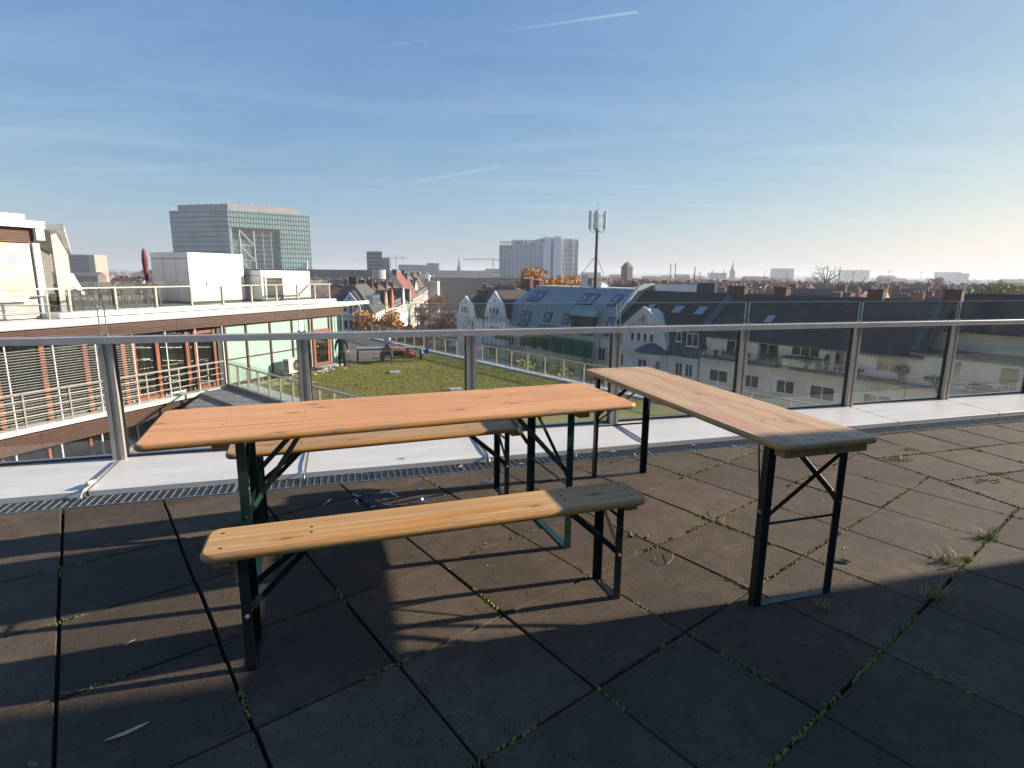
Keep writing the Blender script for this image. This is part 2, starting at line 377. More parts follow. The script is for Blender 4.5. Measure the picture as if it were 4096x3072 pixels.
# ================================================================== beer garden furniture
def m_wood(name, pale, orange, grey, seed, wear, lac, red=None, board=.20, gd=1.0):
    """boards glued side by side along local X: own grain per board, knots, old lacquer, grey weather, dents"""
    mt, nt, b = newmat(name); co = nt.coord(); sp_ = nt.add('ShaderNodeSeparateXYZ'); nt.put(sp_.inputs[0], co)
    yb = nt.math('DIVIDE', nt.math('ADD', sp_.outputs[1], 10+board/2), board); idx = nt.math('FLOOR', yb); fr_ = nt.math('FRACT', yb)
    cb = nt.add('ShaderNodeCombineXYZ'); nt.put(cb.inputs[0], nt.math('MULTIPLY', idx, 7.31)); nt.put(cb.inputs[1], nt.math('MULTIPLY', idx, .37)); nt.put(cb.inputs[2], nt.math('MULTIPLY', idx, 3.1))
    v = nt.mapping(nt.vmath('ADD', co, cb.outputs[0]), loc=(seed, seed*.37, 0))
    knp = nt.mapping(v, scale=(1.7, 4.6, .01)); kn = nt.math('ADD', nt.voro(knp, 1.1, dim='2D'), nt.math('MULTIPLY', nt.noise(v, 35, 2, .5), .03))
    warp = nt.math('MULTIPLY', nt.ramp(kn, (.0, 1), (.35, 0)), .5)                       # grain bends round the knots
    wv_ = nt.add('ShaderNodeCombineXYZ'); nt.put(wv_.inputs[1], nt.math('MULTIPLY', warp, .02)); vw = nt.vmath('ADD', v, wv_.outputs[0])
    g1 = nt.noise(nt.mapping(vw, scale=(.9, 22, 22)), 1.7, 6, .62, .5); g2 = nt.noise(nt.mapping(vw, scale=(2.6, 110, 110)), 1.5, 4, .65)
    rg = nt.wave(nt.mapping(vw, scale=(.10, 1, 1)), 9, 9, 4, 1.1, 'Y')
    c = nt.mix(nt.ramp(g1, (.28, 0), (.72, 1)), scl(pale, 1-.34*gd), scl(pale, 1+.16*gd))
    c = nt.mix(nt.math('MULTIPLY', nt.ramp(rg, (.45, 0), (.95, 1)), .30*gd), c, scl(orange, .60))
    c = nt.mix(nt.ramp(g2, (.56, 0), (.74, .6*gd)), c, scl(pale, .40))
    pat = nt.noise(nt.mapping(v, scale=(.55, 4.5, 3)), 2.2, 6, .66, .6)
    c = nt.mix(nt.math('MULTIPLY', nt.ramp(pat, (lac-.07, 1), (lac+.08, 0)), .85), c, nt.mix(nt.ramp(g1, (.3, 0), (.7, 1)), scl(orange, .72), scl(orange, 1.18)))
    we = nt.noise(nt.mapping(v, scale=(.8, 7, 3), loc=(4, 1, 0)), 2.0, 7, .70, .5)
    c = nt.mix(nt.math('MULTIPLY', nt.ramp(we, (wear, 0), (wear+.13, 1)), nt.ramp(g2, (.36, .5), (.6, .95))), c, grey)
    if red:
        rp = nt.noise(nt.mapping(v, scale=(.8, 5, 1), loc=(1.7, 3, 0)), 1.7, 5, .65); rs_ = nt.voro(v, 95)
        c = nt.mix(nt.math('MULTIPLY', nt.ramp(rp, (.52, 0), (.57, .75)), nt.ramp(rs_, (.25, .55), (.6, 1))), c, red)
    c = nt.mix(nt.math('MULTIPLY', nt.ramp(kn, (.06, .5), (.16, 0)), 1.0), c, scl(orange, .55)); c = nt.mix(nt.ramp(kn, (.046, .85), (.062, 0)), c, scl(orange, .26))
    dent = nt.math('MULTIPLY', nt.ramp(nt.noise(nt.mapping(v, scale=(3, 14, 3), rot=(0, 0, .5)), 4.0, 3, .6), (.70, 0), (.745, 1)), .55); c = nt.mix(dent, c, scl(grey, .5))
    scr = nt.math('MULTIPLY', nt.ramp(nt.voro(nt.mapping(v, scale=(3, 60, 3), rot=(0, 0, .35)), 2.2), (.015, 1), (.035, 0)), .5); c = nt.mix(scr, c, scl(grey, .6))
    seam = nt.ramp(nt.math('ABSOLUTE', nt.math('SUBTRACT', fr_, .5)), (.490, 0), (.4975, 1)); c = nt.mix(nt.math('MULTIPLY', seam, .45), c, scl(orange, .28))
    tone = nt.noise(nt.mapping(co, scale=(.9, .2, .2), loc=(seed, 0, 0)), 1.2, 2, .5); c = nt.mix(nt.math('MULTIPLY', nt.ramp(tone, (.40, .32), (.62, 0)), 1.0), c, scl(orange, .7))
    nt.put(b.inputs['Base Color'], c); nt.put(b.inputs['Roughness'], nt.ramp(pat, (lac, .46), (lac+.12, .70)))
    nt.put(b.inputs['Normal'], nt.bump(nt.math('SUBTRACT', nt.math('ADD', g2, nt.math('MULTIPLY', g1, .6)), nt.math('MULTIPLY', seam, 1.2)), .22, .004)); return mt
W_ORANGE = m_wood('lacquered_orange_fir', (.76, .385, .165), (.72, .315, .110), (.36, .25, .16), 2.0, .66, .50, gd=.55)
W_BENCH = m_wood('weathered_yellow_fir', (.58, .375, .175), (.60, .255, .052), (.34, .265, .18), 9.0, .54, .42, board=.6)
W_BENCH2 = m_wood('weathered_brown_fir', (.50, .32, .155), (.50, .22, .06), (.30, .235, .165), 23.0, .52, .40, board=.6)
W_PALE = m_wood('bleached_peeling_fir', (.60, .40, .225), (.60, .31, .125), (.36, .295, .23), 15.0, .54, .36, red=(.44, .21, .155), board=.17)
W_RAW = m_wood('raw_batten_fir', (.36, .23, .11), (.36, .18, .06), (.22, .16, .11), 5.0, .6, .4, board=.6)
def m_edge():
    mt, nt, b = newmat('worn_varnished_edge'); v = nt.coord()
    g = nt.noise(nt.mapping(v, scale=(1.5, 60, 60)), 2, 5, .6); wv = nt.noise(nt.mapping(v, scale=(2.2, 2.2, 26)), 3.0, 7, .75, .8)
    c = nt.mix(nt.ramp(g, (.3, 0), (.7, 1)), (.40, .17, .030), (.60, .29, .065))
    c = nt.mix(nt.ramp(wv, (.50, 0), (.57, .9)), c, (.27, .205, .14)); c = nt.mix(nt.ramp(nt.noise(v, 17, 5, .75), (.60, 0), (.68, .85)), c, (.085, .06, .04))
    nt.put(b.inputs['Base Color'], c); b.inputs['Roughness'].default_value = .5; return mt
W_EDGE = m_edge()
GREEN = mk('chipped_green_paint', (.009, .036, .029), .38, 8, .35, bump=.05, bscale=60)
BLKGRN = mk('blackish_green_paint', (.0085, .013, .0125), .36, 8, .4, bump=.05, bscale=60)
RUST = mk('rusty_screw', (.085, .045, .026), .6, 300, .5, metal=.4)
ZINC = mk('zinc_screw', (.42, .41, .40), .38, 300, .3, metal=.7)

def plank(L, Wd, t, rc, er):
    """board with rounded corners and rounded edges; top at z=0"""
    def outline(ins):
        pts = []; r = max(rc-ins, .004)
        for cx, cy, a0 in ((L/2-rc, Wd/2-rc, 0), (-L/2+rc, Wd/2-rc, 90), (-L/2+rc, -Wd/2+rc, 180), (L/2-rc, -Wd/2+rc, 270)):
            for k in range(7): a = R(a0+15*k); pts.append((cx+r*math.cos(a), cy+r*math.sin(a)))
        return pts
    top = MB(); i = [top.P((x, y, 0)) for x, y in outline(er)]; top.f.append(i)
    ed = MB(); rings = []
    for k in range(9):
        a = math.pi*k/8; ins = er*(1-math.sin(a)) ; z = -t/2+math.cos(a)*t/2
        rings.append([ed.P((x, y, z)) for x, y in outline(ins)])
    n = len(rings[0])
    for a, b in zip(rings, rings[1:]):
        for k in range(n): ed.f.append([b[k], b[(k+1) % n], a[(k+1) % n], a[k]])
    ed.f.append(rings[-1][::-1]); return top, ed
def angle_leg(mb, x, y, h, s, sx, sy):
    """L-profile upright: flanges s wide, facing sx (along) and sy (across)"""
    t = .004
    mb.box(min(x, x+sx*s), max(x, x+sx*s), min(y, y+sy*t), max(y, y+sy*t), 0, h)
    mb.box(min(x, x+sx*t), max(x, x+sx*t), min(y+sy*t, y+sy*s), max(y+sy*t, y+sy*s), 0, h)
def set_table(name, label, cat, group, loc, rz, L, Wd, H, wood, paint, legx, legy, brace, tk=.027, screw=ZINC, rod=True, fl=.036):
    root = empty(name, (loc[0], loc[1], 0), rz, label, cat, group)
    top, ed = plank(L, Wd, tk, .045 if Wd > .3 else .05, .011)
    nm = 'tabletop' if cat == 'table' else 'seat'
    t = top.build(nm, wood, root, loc=(0, 0, H)); e = ed.build('rounded_edge', W_EDGE, t); e.data.polygons.foreach_set('use_smooth', [True]*len(e.data.polygons))
    hb = H-tk
    for sx in (-1, 1):
        lx = sx*legx
        MB().box(lx+sx*.055-.028, lx+sx*.055+.028, -Wd/2+.045, Wd/2-.045, hb-.034, hb-.0005).build('batten', W_RAW, root)
        for sy in (-1, 1):
            mb = MB(); angle_leg(mb, lx, sy*legy, hb-.002, fl, -sx, -sy); mb.build('leg', paint, root)
        MB().box(min(lx, lx-sx*fl), max(lx, lx-sx*fl), -legy+.0045, legy-.0045, .0005, .0045).build('floor_bar', paint, root)
        zb = hb-brace[0]; xb = lx-sx*brace[1]
        for sy in (-1, 1):
            mb = MB(); p = (lx-sx*.006, sy*(legy-.012), zb); q = (xb, sy*brace[2], hb-.006)
            k = (lx-sx*.05, sy*(legy-.018), zb+.045)
            mb.bar(p, k, .005, .024, (0, 0, 1)); mb.bar(k, q, .005, .024, (0, 0, 1)); mb.build('folding_brace', paint, root)
            MB().lathe([(.001, 0), (.008, .001), (.008, .006), (.001, .008)], 8).build('bolt', ZINC if paint == BLKGRN else paint, root).matrix_local = Matrix.Translation((lx-sx*.016, sy*legy, zb+.005)) @ Matrix.Rotation(-sy*math.pi/2, 4, 'X')
        if rod:
            MB().bar((lx-sx*.012, -legy+.006, zb-.035), (lx-sx*.012, legy-.006, hb-.06), .004, .018, (1, 0, 0)).build('cross_brace', paint, root)
            MB().tube([(lx-sx*.018, -legy+.004, zb-.055), (lx-sx*.018, legy-.004, zb-.055)], .006, 6).build('cross_rod', paint, root)
        else:
            MB().bar((lx-sx*.012, -legy+.006, zb+.02), (lx-sx*.012, legy-.006, hb-.03), .004, .014, (1, 0, 0)).build('cross_brace', paint, root)
            MB().bar((lx-sx*.017, -legy+.006, hb-.045), (lx-sx*.017, legy-.006, hb-.045), .004, .016, (1, 0, 0)).build('cross_bar', paint, root)
        ys = (-.36, -.12, .12, .36) if Wd > .3 else (-.26, .26)
        for yk in ys:
            MB().lathe([(.0065, -.002), (.0065, .0006), (.004, .0012)], 8, (lx+sx*.055+random.uniform(-.008, .008), yk*Wd, H)).build('screw', screw, root)
        for yk in ((-.06, .07) if Wd > .3 else (-.09, .10)):
            MB().lathe([(.0065, -.002), (.0065, .0006), (.004, .0012)], 8, (xb, yk*Wd, H)).build('screw', screw, root)
    return root
T1 = set_table('beer_table', 'long orange lacquered beer table on dark green folding legs', 'table', None, (-.485, 2.637), R(21.3), 2.19, .60, .752, W_ORANGE, GREEN, .755, .255, (.33, .27, .05))
T2 = set_table('beer_table', 'pale weathered beer table on black legs set crosswise at right', 'table', None, (.999, 2.999), R(-73.0), 1.85, .50, .752, W_PALE, BLKGRN, .815, .205, (.30, .25, .05), screw=RUST)
B1_ = set_table('beer_bench', 'worn yellow wooden bench in front of the orange table', 'bench', None, (-.256, 2.074), R(18.6), 1.715, .232, .457, W_BENCH, BLKGRN, .742, .102, (.22, .24, .03), tk=.030, screw=RUST, rod=False, fl=.032)
B2_ = set_table('beer_bench', 'brownish wooden bench half hidden behind the orange table', 'bench', None, (-.72, 3.165), R(21.0), 1.715, .232, .457, W_BENCH2, BLKGRN, .72, .102, (.22, .24, .03), tk=.030, screw=RUST, rod=False, fl=.032)

# ================================================================== our own building: outer wall below the terrace, and the wing that shades it
CONC = mk('grey_render', (.30, .29, .28), .8, .8, .15, bump=.1, bscale=30, dirt=.25)
DKCLAD = mk('dark_grey_cladding', (.055, .057, .060), .5, 1.2, .2)
LOUV = mk('grey_louvre', (.16, .16, .165), .45, 2, .15, metal=.4)
DKGLASS = m_glass('window_glass_dark', (.10, .12, .12), dirt=.05, base=.05)
own = empty('terrace_building', rz=AZ, label='rendered outer wall of the building under the terrace', cat='building')
MB().box(-9, 13, W_COP+.04, W_OUT-.04, -21, -.125).build('outer_wall', CONC, own)
wing = empty('stair_wing', (6.4, 3.515, 0), R(13), label='dark louvred stair wing beside the terrace', cat='building')
wm = MB(); wm.prism([(0, 0), (10, 0), (10, -11), (-2.2, -9.3)], -.02, 5.2); wm.build('wall', DKCLAD, wing)
for k in range(14): MB().box(1.2, 4.3, .004, .075, .5+.27*k, .5+.27*k+.16).build('louvre', LOUV, wing)
for x0, x1 in ((.25, .95), (4.7, 6.0), (6.3, 8.2), (8.5, 9.8)):
    MB().box(x0, x1, .004, .05, .35, 2.7).build('window', DKGLASS, wing)
MB().box(-2.35, 10.1, -.0, .12, 5.2, 5.45).build('roof_edge', COPING, wing)

# ================================================================== neighbouring wing with balconies (left)
WHITE = mk('white_sheet_metal', (.80, .78, .74), .38, .9, .07, dirt=.07)
WPANEL = mk('white_wall_panel', (.78, .76, .72), .5, .7, .06, dirt=.06)
BROWN = mk('brown_timber_louvre', (.115, .052, .034), .6, 4, .3, stretch=(.4, 3, 3))
ORFR = mk('orange_timber_frame', (.30, .088, .030), .5, 5, .3, stretch=(1, 1, .2))
MAHOG = mk('mahogany_mullion', (.115, .034, .026), .5, 5, .25)
MINT = mk('mint_glass_panel', (.43, .62, .52), .16, .5, .06)
WINGL = m_glass('office_window_glass', (.42, .47, .44), dirt=.04, base=.06)
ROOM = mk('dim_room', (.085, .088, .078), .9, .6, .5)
SLAT = mk('light_grey_blind', (.60, .58, .54), .42, 3, .08)
CURT = mk('pale_curtain', (.34, .35, .31), .9, 2, .2, stretch=(6, 6, .2))
BAZ = R(68.2); WB = (-14.7, 16.0, 0)
def off_loc(s, y, z=0):
    c_, s_ = math.cos(BAZ), math.sin(BAZ); return (WB[0]+c_*s-s_*y, WB[1]+s_*s+c_*y, z)
office = empty('balcony_wing', WB, BAZ, label='curtain walled office wing with brown louvre bands and balconies', cat='building')
S1, S2 = -14.0, 15.2               # extent along the facade
# body set back behind the glass, slabs and bands proud of it (outwards is -y)
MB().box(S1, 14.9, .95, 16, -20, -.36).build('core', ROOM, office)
MB().box(S1, 15.75, .0, 16.5, -.36, -.13).build('roof_slab', WHITE, office)
for k in range(-8, 10):              # lower fascia in panels
    MB().box(1.2+k*1.62+.006, 1.2+(k+1)*1.62-.006, -.035, -.001, -.33, -.125).build('fascia_panel', WHITE, office)
for k in range(0, 9):                # upper fascia of the roof terrace
    MB().box(1.65+k*1.46+.005, 1.65+(k+1)*1.46-.005, .12, .30, -.10, .06).build('fascia_panel', WHITE, office)
MB().box(1.65, 14.8, .30, .95, -.128, .055).box(14.65, 14.8, .95, 13, -.128, .055).build('roof_upstand', WHITE, office)
for nm, z0, z1, a, b, off in (('upper', -.80, -.365, S1, S2, .06), ('lower', -4.05, -3.50, S1, 7.6, .10)):
    n = int((b-a)/2.44)
    for k in range(n+1):
        x0 = a+k*2.44+.006; x1 = min(a+(k+1)*2.44-.006, b)
        if x1-x0 < .2: continue
        mb = MB()
        for j in range(int((z1-z0)/.055)): mb.box(x0, x1, off, off+.03, z0+.055*j+.008, z0+.055*j+.047)
        bd = mb.build('louvre_band', BROWN, office); bd['kind'] = 'stuff'
    MB().box(a, b, off+.05, off+.10, z0, z1).build('band_backing', MAHOG, office)
# balcony
MB().box(S1, 7.45, -.02, .9, -3.46, -3.30).build('balcony_slab', WHITE, office)
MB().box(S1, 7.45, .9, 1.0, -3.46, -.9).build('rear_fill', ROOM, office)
x = -8.62
while x < 7.3:
    MB().box(x-.022, x+.022, -.005, .02, -3.40, -2.215).build('balcony_post', STEEL, office); x += 1.27
MB().box(-14, 7.45, -.045, -.006, -2.255, -2.205).build('balcony_rail', STEEL, office)
for z in (-2.47, -2.72, -2.96): MB().tube([(-14, -.02, z), (7.45, -.02, z)], .017, 6).build('balcony_rail', STEEL, office)
# glass front, one bay at a time
edges_f = [-8.66+1.2425*k for k in range(0, 14)]
def bay(x0, x1, z0, z1, kind):
    y = .42
    MB().box(x0+.035, x1-.035, y+.02, y+.028, z0, z1).build('window_pane', WINGL, office)
    if kind == 'blind' or kind == 'plain':
        MB().box(x1-.22, x1-.06, y-.04, y+.05, z0, z1).build('window_post', ORFR, office)
        MB().box(x0+.45, x0+.80, y+.25, y+.27, z0, z1).build('curtain', CURT, office)
    if kind == 'door':
        MB().box(x0+.16, x0+.30, y-.05, y+.05, z0, z1).build('door_frame', ORFR, office)
        MB().box(x1-.20, x1-.06, y-.05, y+.05, z0, z1).build('door_frame', ORFR, office)
        MB().box(x0+.30, x1-.20, y-.05, y+.05, z1-.16, z1-.03).build('door_frame', ORFR, office)
        MB().box(x0+.30, x1-.20, y-.05, y+.05, z0+.02, z0+.18).build('door_frame', ORFR, office)
        MB().box(x0+.06, x0+.30, y-.05, y+.05, z0+.70, z0+.78).build('transom', ORFR, office)
slat_me = MB().box(0, 1.20, -.028, .028, -.004, .004).mesh('blind_slat', SLAT)
rodm = MB().box(-.016, .016, -.02, .02, -3.29, -.81).mesh('blind_guide', WHITE)
for k, (a, b) in enumerate(zip(edges_f, edges_f[1:])):
    kind = 'blind' if b < 4 else 'door' if b < 5.4 else 'plain' if b < 6.4 else 'door'
    bay(a, b, -3.28, -.90, kind)
    obj('blind_guide', rodm, office, (b, .06, 0))
    if kind == 'blind' and b > -3:
        z = -3.13
        while z < -.95:
            s = obj('blind_slat', slat_me, office, (a+.022, .06, z)); s.rotation_euler.x = R(-28); z += .082 if b < 0 else .082
# storey below the balcony
for k, (a, b) in enumerate(zip(edges_f, edges_f[1:])):
    y = .55
    MB().box(a+.03, b-.03, y, y+.008, -6.6, -4.05).build('window_pane', WINGL, office)
    MB().box(b-.30, b-.16, y-.06, y+.06, -6.6, -4.05).build('window_post', ORFR, office)
    MB().box(b-.05, b-.01, y-.30, y-.24, -6.6, -4.05).build('blind_guide', WHITE, office)
    if k % 2: MB().box(a+.03, b-.3, y-.05, y+.05, -5.05, -4.92).build('transom', ORFR, office)
    if k % 3 == 1: MB().box(a+.2, a+.5, y+.2, y+.23, -6.6, -4.05).build('curtain', CURT, office)
MB().box(S1, 7.4, .50, .9, -6.85, -6.6).build('floor_slab', WHITE, office)
# mint panels beside the lawn
mull = [7.62, 7.80, 8.90, 10.26, 11.63, 12.80]
for a, b in zip(mull, mull[1:]):
    for z0, z1 in ((-2.245, -.86), (-3.32, -2.305)):
        MB().box(a+.045, b-.045, .28, .31, z0+.03 if z0 < -3 else z0, z1).build('mint_panel', MINT, office)
    MB().box(a+.045, b-.045, .25, .31, -2.302, -2.248).build('transom', MAHOG, office)
for x in mull[1:]+[13.02, 14.27, 14.50]: MB().box(x-.042, x+.042, .23, .32, -3.33, -.83).build('mullion', MAHOG, office)
for a, b in ((12.845, 12.975), (14.315, 14.455), (14.545, 14.75)): MB().box(a, b, .28, .31, -3.32, -.86).build('mint_panel', MINT, office)
MB().box(13.065, 14.225, .28, .31, -1.45, -.86).build('mint_panel', MINT, office)
dr = MB().box(13.065, 13.20, .24, .33, -3.30, -1.46).box(14.09, 14.225, .24, .33, -3.30, -1.46).box(13.20, 14.09, .24, .33, -1.62, -1.46).box(13.20, 14.09, .24, .33, -3.30, -3.18).build('door_frame', ORFR, office)
MB().box(13.20, 14.09, .285, .293, -3.18, -1.62).build('door_pane', WINGL, dr)
MB().box(13.22, 13.36, .20, .235, -2.32, -2.28).build('door_handle', STEEL, dr)
MB().box(13.066, 14.224, .60, .62, -3.3, -1.4).build('dark_room', ROOM, dr)
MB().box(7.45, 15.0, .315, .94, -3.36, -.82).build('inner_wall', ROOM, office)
MB().box(14.76, 14.9, .25, 9, -20, -.37).build('end_wall', MINT, office)
# roof terrace railing on top of the wing
tr_ = empty('roof_terrace_railing', WB, BAZ, label='glass railing along the edge of the neighbouring roof terrace', cat='railing')
tp = [2.1, 3.55, 5.0, 6.45, 7.9, 9.4, 10.85, 12.2, 13.4, 14.5]
for x in tp: MB().box(x-.03, x+.03, .28, .36, .055, .80).build('post', STEEL, tr_)
MB().box(1.8, 14.7, .27, .37, .80, .84).build('handrail', STEEL, tr_)
for a, b in zip(tp, tp[1:]): MB().box(a+.03, b-.03, .36, .37, .06, 1.03).build('glass_pane', GLASS, tr_)
tp2 = [1.0, 2.5, 4.0, 5.5]           # far side of the same terrace
for y in [1.8, 3.3, 4.8, 6.3]:
    MB().box(14.50, 14.56, y-.03, y+.03, .055, .80).build('post', STEEL, tr_); MB().box(14.53, 14.54, y-1.4, y-.04, .06, 1.03).build('glass_pane', GLASS, tr_)
MB().box(14.48, 14.58, .4, 6.4, .80, .84).build('handrail', STEEL, tr_)
TPAV = mk('terrace_gravel_paving', (.20, .165, .115), .9, 3, .35, bump=.3, bscale=20)
MB().box(1.6, 14.5, .96, 13, -.12, .02).build('terrace_paving', TPAV, office)
# plant housings
def housing(s0, s1, y0, y1, h, label, jx, band):
    r_ = empty('plant_housing', WB, BAZ, label=label, cat='plant housing')
    MB().box(s0+.03, s1-.03, y0+.03, y1-.03, .02, h-.03).build('frame', DKCLAD, r_)
    xs = [s0]+jx+[s1]
    for a, b in zip(xs, xs[1:]):
        for z0, z1 in ((.10, h-band), (h-band, h)): MB().box(a+.012, b-.012, y0, y0+.028, z0+.012, z1-.012).build('panel', WPANEL, r_)
    n = 3
    for k in range(n):
        a, b = y0+(y1-y0)*k/n, y0+(y1-y0)*(k+1)/n
        for z0, z1 in ((.10, h-band), (h-band, h)): MB().box(s0, s0+.028, a+.012+(.02 if k == 0 else 0), b-.012, z0+.012, z1-.012).build('panel', WPANEL, r_)
    MB().box(s0+.02, s1-.02, y0+.02, y1-.02, h-.03, h-.005).build('lid', WPANEL, r_); return r_
hb_ = housing(8.04, 10.95, 2.32, 4.6, 2.2, 'tall white panelled plant housing on the neighbouring roof terrace', [9.56], .27)
MB().box(8.85, 9.15, 2.27, 2.319, .75, .98).build('vent_hood', WHITE, hb_)
hs_ = housing(11.25, 14.58, 1.6, 3.6, 1.48, 'low white plant housing with louvred grille on the roof terrace', [13.0], .26)
gm = MB()
for k in range(13): gm.hexa([(11.52, 1.52, .17+.075*k), (12.55, 1.52, .17+.075*k), (12.55, 1.60, .215+.075*k), (11.52, 1.60, .215+.075*k), (11.52, 1.52, .185+.075*k), (12.55, 1.52, .185+.075*k), (12.55, 1.60, .23+.075*k), (11.52, 1.60, .23+.075*k)])
gr_ = MB().box(11.44, 11.52, 1.53, 1.599, .10, 1.20).box(12.55, 12.63, 1.53, 1.599, .10, 1.20).box(11.52, 12.55, 1.53, 1.599, 1.14, 1.20).build('grille_frame', WHITE, hs_)
gm.build('grille_blades', LOUV, gr_)['kind'] = 'stuff'
MB().tube([(12.95, 1.7, 1.48), (12.95, 1.7, 1.75)], .012).build('aerial', STEEL, hs_)

# top storey at the far left of the wing, with tall blinds and a mesh screen
top = empty('set_back_top_storey', WB, BAZ, label='white roofed top storey with closed blinds at the far left', cat='building')
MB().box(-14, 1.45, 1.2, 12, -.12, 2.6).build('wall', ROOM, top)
MB().box(-14, 1.95, .75, 8.0, 2.66, 2.87).build('roof_slab', WHITE, top)
MB().box(-14, 1.57, 1.0, 11, 2.87, 3.06).build('roof_upstand', WHITE, top)
mb = MB()
for j in range(8): mb.box(-14, 1.70, .95, .98, 2.22+.055*j, 2.26+.055*j)
mb.build('louvre_band', BROWN, top)['kind'] = 'stuff'
MB().box(-14, 1.70, 1.0, 1.05, 2.20, 2.66).build('band_backing', MAHOG, top)
for k, (a, b) in enumerate(((-3.5, -1.9), (-1.8, -.2), (-.1, 1.52))):
    z = -.10
    while z < 2.17:
        sb = MB(); sb.hexa([(a, .945, z), (b, .945, z), (b, .99, z+.014), (a, .99, z+.014), (a, .945, z+.044), (b, .945, z+.044), (b, .99, z+.058), (a, .99, z+.058)])
        sb.build('blind_slat', SLAT, top); z += .062
    MB().box(b+.005, b+.035, .94, 1.0, -.1, 2.2).build('blind_guide', WHITE, top)
for k in range(38):
    MB().box(1.46, 1.49, .99, 1.55, -.10+.06*k, -.10+.06*k+.025).build('side_slat', BROWN, top)
MB().box(1.60, 1.78, .86, 1.1, -.12, 2.2).build('corner_pier', WPANEL, top)
MB().box(1.70, 1.93, .80, 1.1, 2.30, 2.66).build('beam', WPANEL, top)
MESHM = mk('perforated_white_screen', (.66, .65, .61), .5, 9, .2)
ED = Vector((-.6087, .7934)); EN = Vector((.7934, .6087)); ec = Vector((-15.02, 18.72))          # slanting end wall of the top storey
TI = (Matrix.Translation(WB) @ Matrix.Rotation(BAZ, 4, 'Z')).inverted()
def along(t, o): return tuple(ec+ED*t+EN*o)
mb = MB(TI); mb.prism([along(-.2, .35), along(34, .35), along(34, -9), along(6, -9)], 2.66, 2.87); mb.build('roof_slab', WHITE, top)
mb = MB(TI); mb.prism([along(.2, -.5), along(33, -.5), along(33, -8), along(6, -8)], -.1, 2.65); mb.build('inner_wall', WINGL, top); mb = MB(TI); mb.prism([along(.5, -.9), along(33, -.9), along(33, -8), along(6, -8)], -.1, 2.65); mb.build('room', CURT, top)
for j in range(17):
    t0 = .1+2.0*j; mb = MB(TI)
    for q in range(16): mb.prism([along(t0+.122*q, .06), along(t0+.122*q+.03, .06), along(t0+.122*q+.03, .10), along(t0+.122*q, .10)], -.1, 2.64)
    for q in range(12): mb.prism([along(t0, .105), along(t0+1.9, .105), along(t0+1.9, .12), along(t0, .12)], -.05+.23*q, -.02+.23*q)
    mb.build('screen', MESHM, top)['kind'] = 'stuff'
    mb = MB(TI); mb.prism([along(t0-.06, -.02), along(t0+.03, -.02), along(t0+.03, .14), along(t0-.06, .14)], -.12, 2.66); mb.build('screen_post', WPANEL, top)
MB().box(-14, 1.85, -.03, .03, .80, .85).build('handrail', STEEL, tr_)
for z in (.62, .36, .10): MB().tube([(-14, 0, z), (1.35, 0, z)], .016, 6).build('railing_bar', STEEL, tr_)
for x in (-4.9, -3.4, -1.9, -.45, 1.3): MB().box(x-.022, x+.022, -.02, .02, -.12, .86).build('post', STEEL, tr_)
# aluminium hoops on the roof edge and a beam
# terrace furniture
METALB = mk('dark_bronze_metal', (.035, .032, .028), .45, 6, .3, metal=.4)
RATTAN = mk('brown_rattan', (.045, .034, .024), .7, 40, .4, bump=.3, bscale=90)
def chair(name, loc, rz, label, group=None, mat=RATTAN):
    r_ = empty(name, loc, rz, label, 'chair', group)
    MB().box(-.25, .25, -.24, .24, .41, .45).build('seat', mat, r_)
    mb = MB(); mb.hexa([(-.24, .22, .47), (.24, .22, .47), (.24, .25, .47), (-.24, .25, .47), (-.22, .30, .90), (.22, .30, .90), (.22, .33, .90), (-.22, .33, .90)]); mb.build('backrest', mat, r_)
    for sx in (-1, 1):
        for sy in (-1, 1): MB().bar((sx*.26, sy*.25, 0), (sx*.25, sy*.23, .64 if sy < 0 else .47), .035, .035).build('leg', METALB, r_)
        MB().bar((sx*.26, -.26, .645), (sx*.25, .28, .645), .045, .03).build('armrest', METALB, r_)
    return r_
def slim_table(name, loc, rz, L, Wd, H, label, topm, leg=.07):
    r_ = empty(name, loc, rz, label, 'table')
    MB().box(-L/2, L/2, -Wd/2, Wd/2, H-.035, H).build('tabletop', topm, r_)
    MB().box(-L/2+.02, L/2-.02, -Wd/2+.02, Wd/2-.02, H-.10, H-.036).build('apron', METALB, r_)
    for sx in (-1, 1):
        for sy in (-1, 1): MB().cbox((sx*(L/2-leg/2-.005), sy*(Wd/2-leg/2-.005), (H-.1)/2), leg, leg, H-.1).build('leg', METALB, r_)
    return r_
chair('terrace_chair', off_loc(3.2, 2.2, .02), BAZ+R(30), 'slatted metal chair on the neighbouring roof terrace, nearest the corner')
chair('terrace_chair', off_loc(3.9, 2.6, .02), BAZ-R(100), 'slatted metal chair on the neighbouring roof terrace beside its sail')
slim_table('terrace_table', off_loc(6.3, 3.6, .02), BAZ, 2.0, .9, .75, 'dark long table on the roof terrace beside the red parasol', METALB)
for k, (s, y, rz) in enumerate(((5.6, 2.9, 180), (6.6, 2.9, 180), (6.0, 4.3, 0), (7.0, 4.4, 0))):
    chair('terrace_chair', off_loc(s, y, .02), BAZ+R(rz), 'brown chair drawn up to the dark table on the roof terrace', 'chairs round the roof terrace table')
PINK = mk('faded_red_canvas', (.17, .042, .050), .8, 4, .3)
pa = empty('closed_parasol', off_loc(9.2, 6.6, .02), 0, 'faded red parasol tied shut on the neighbouring roof terrace', 'parasol')
MB().lathe([(.02, .75), (.09, .8), (.07, 1.0), (.11, 1.45), (.13, 1.9), (.10, 2.2), (.05, 2.38), (.01, 2.42)], 12).build('canopy', PINK, pa, True)
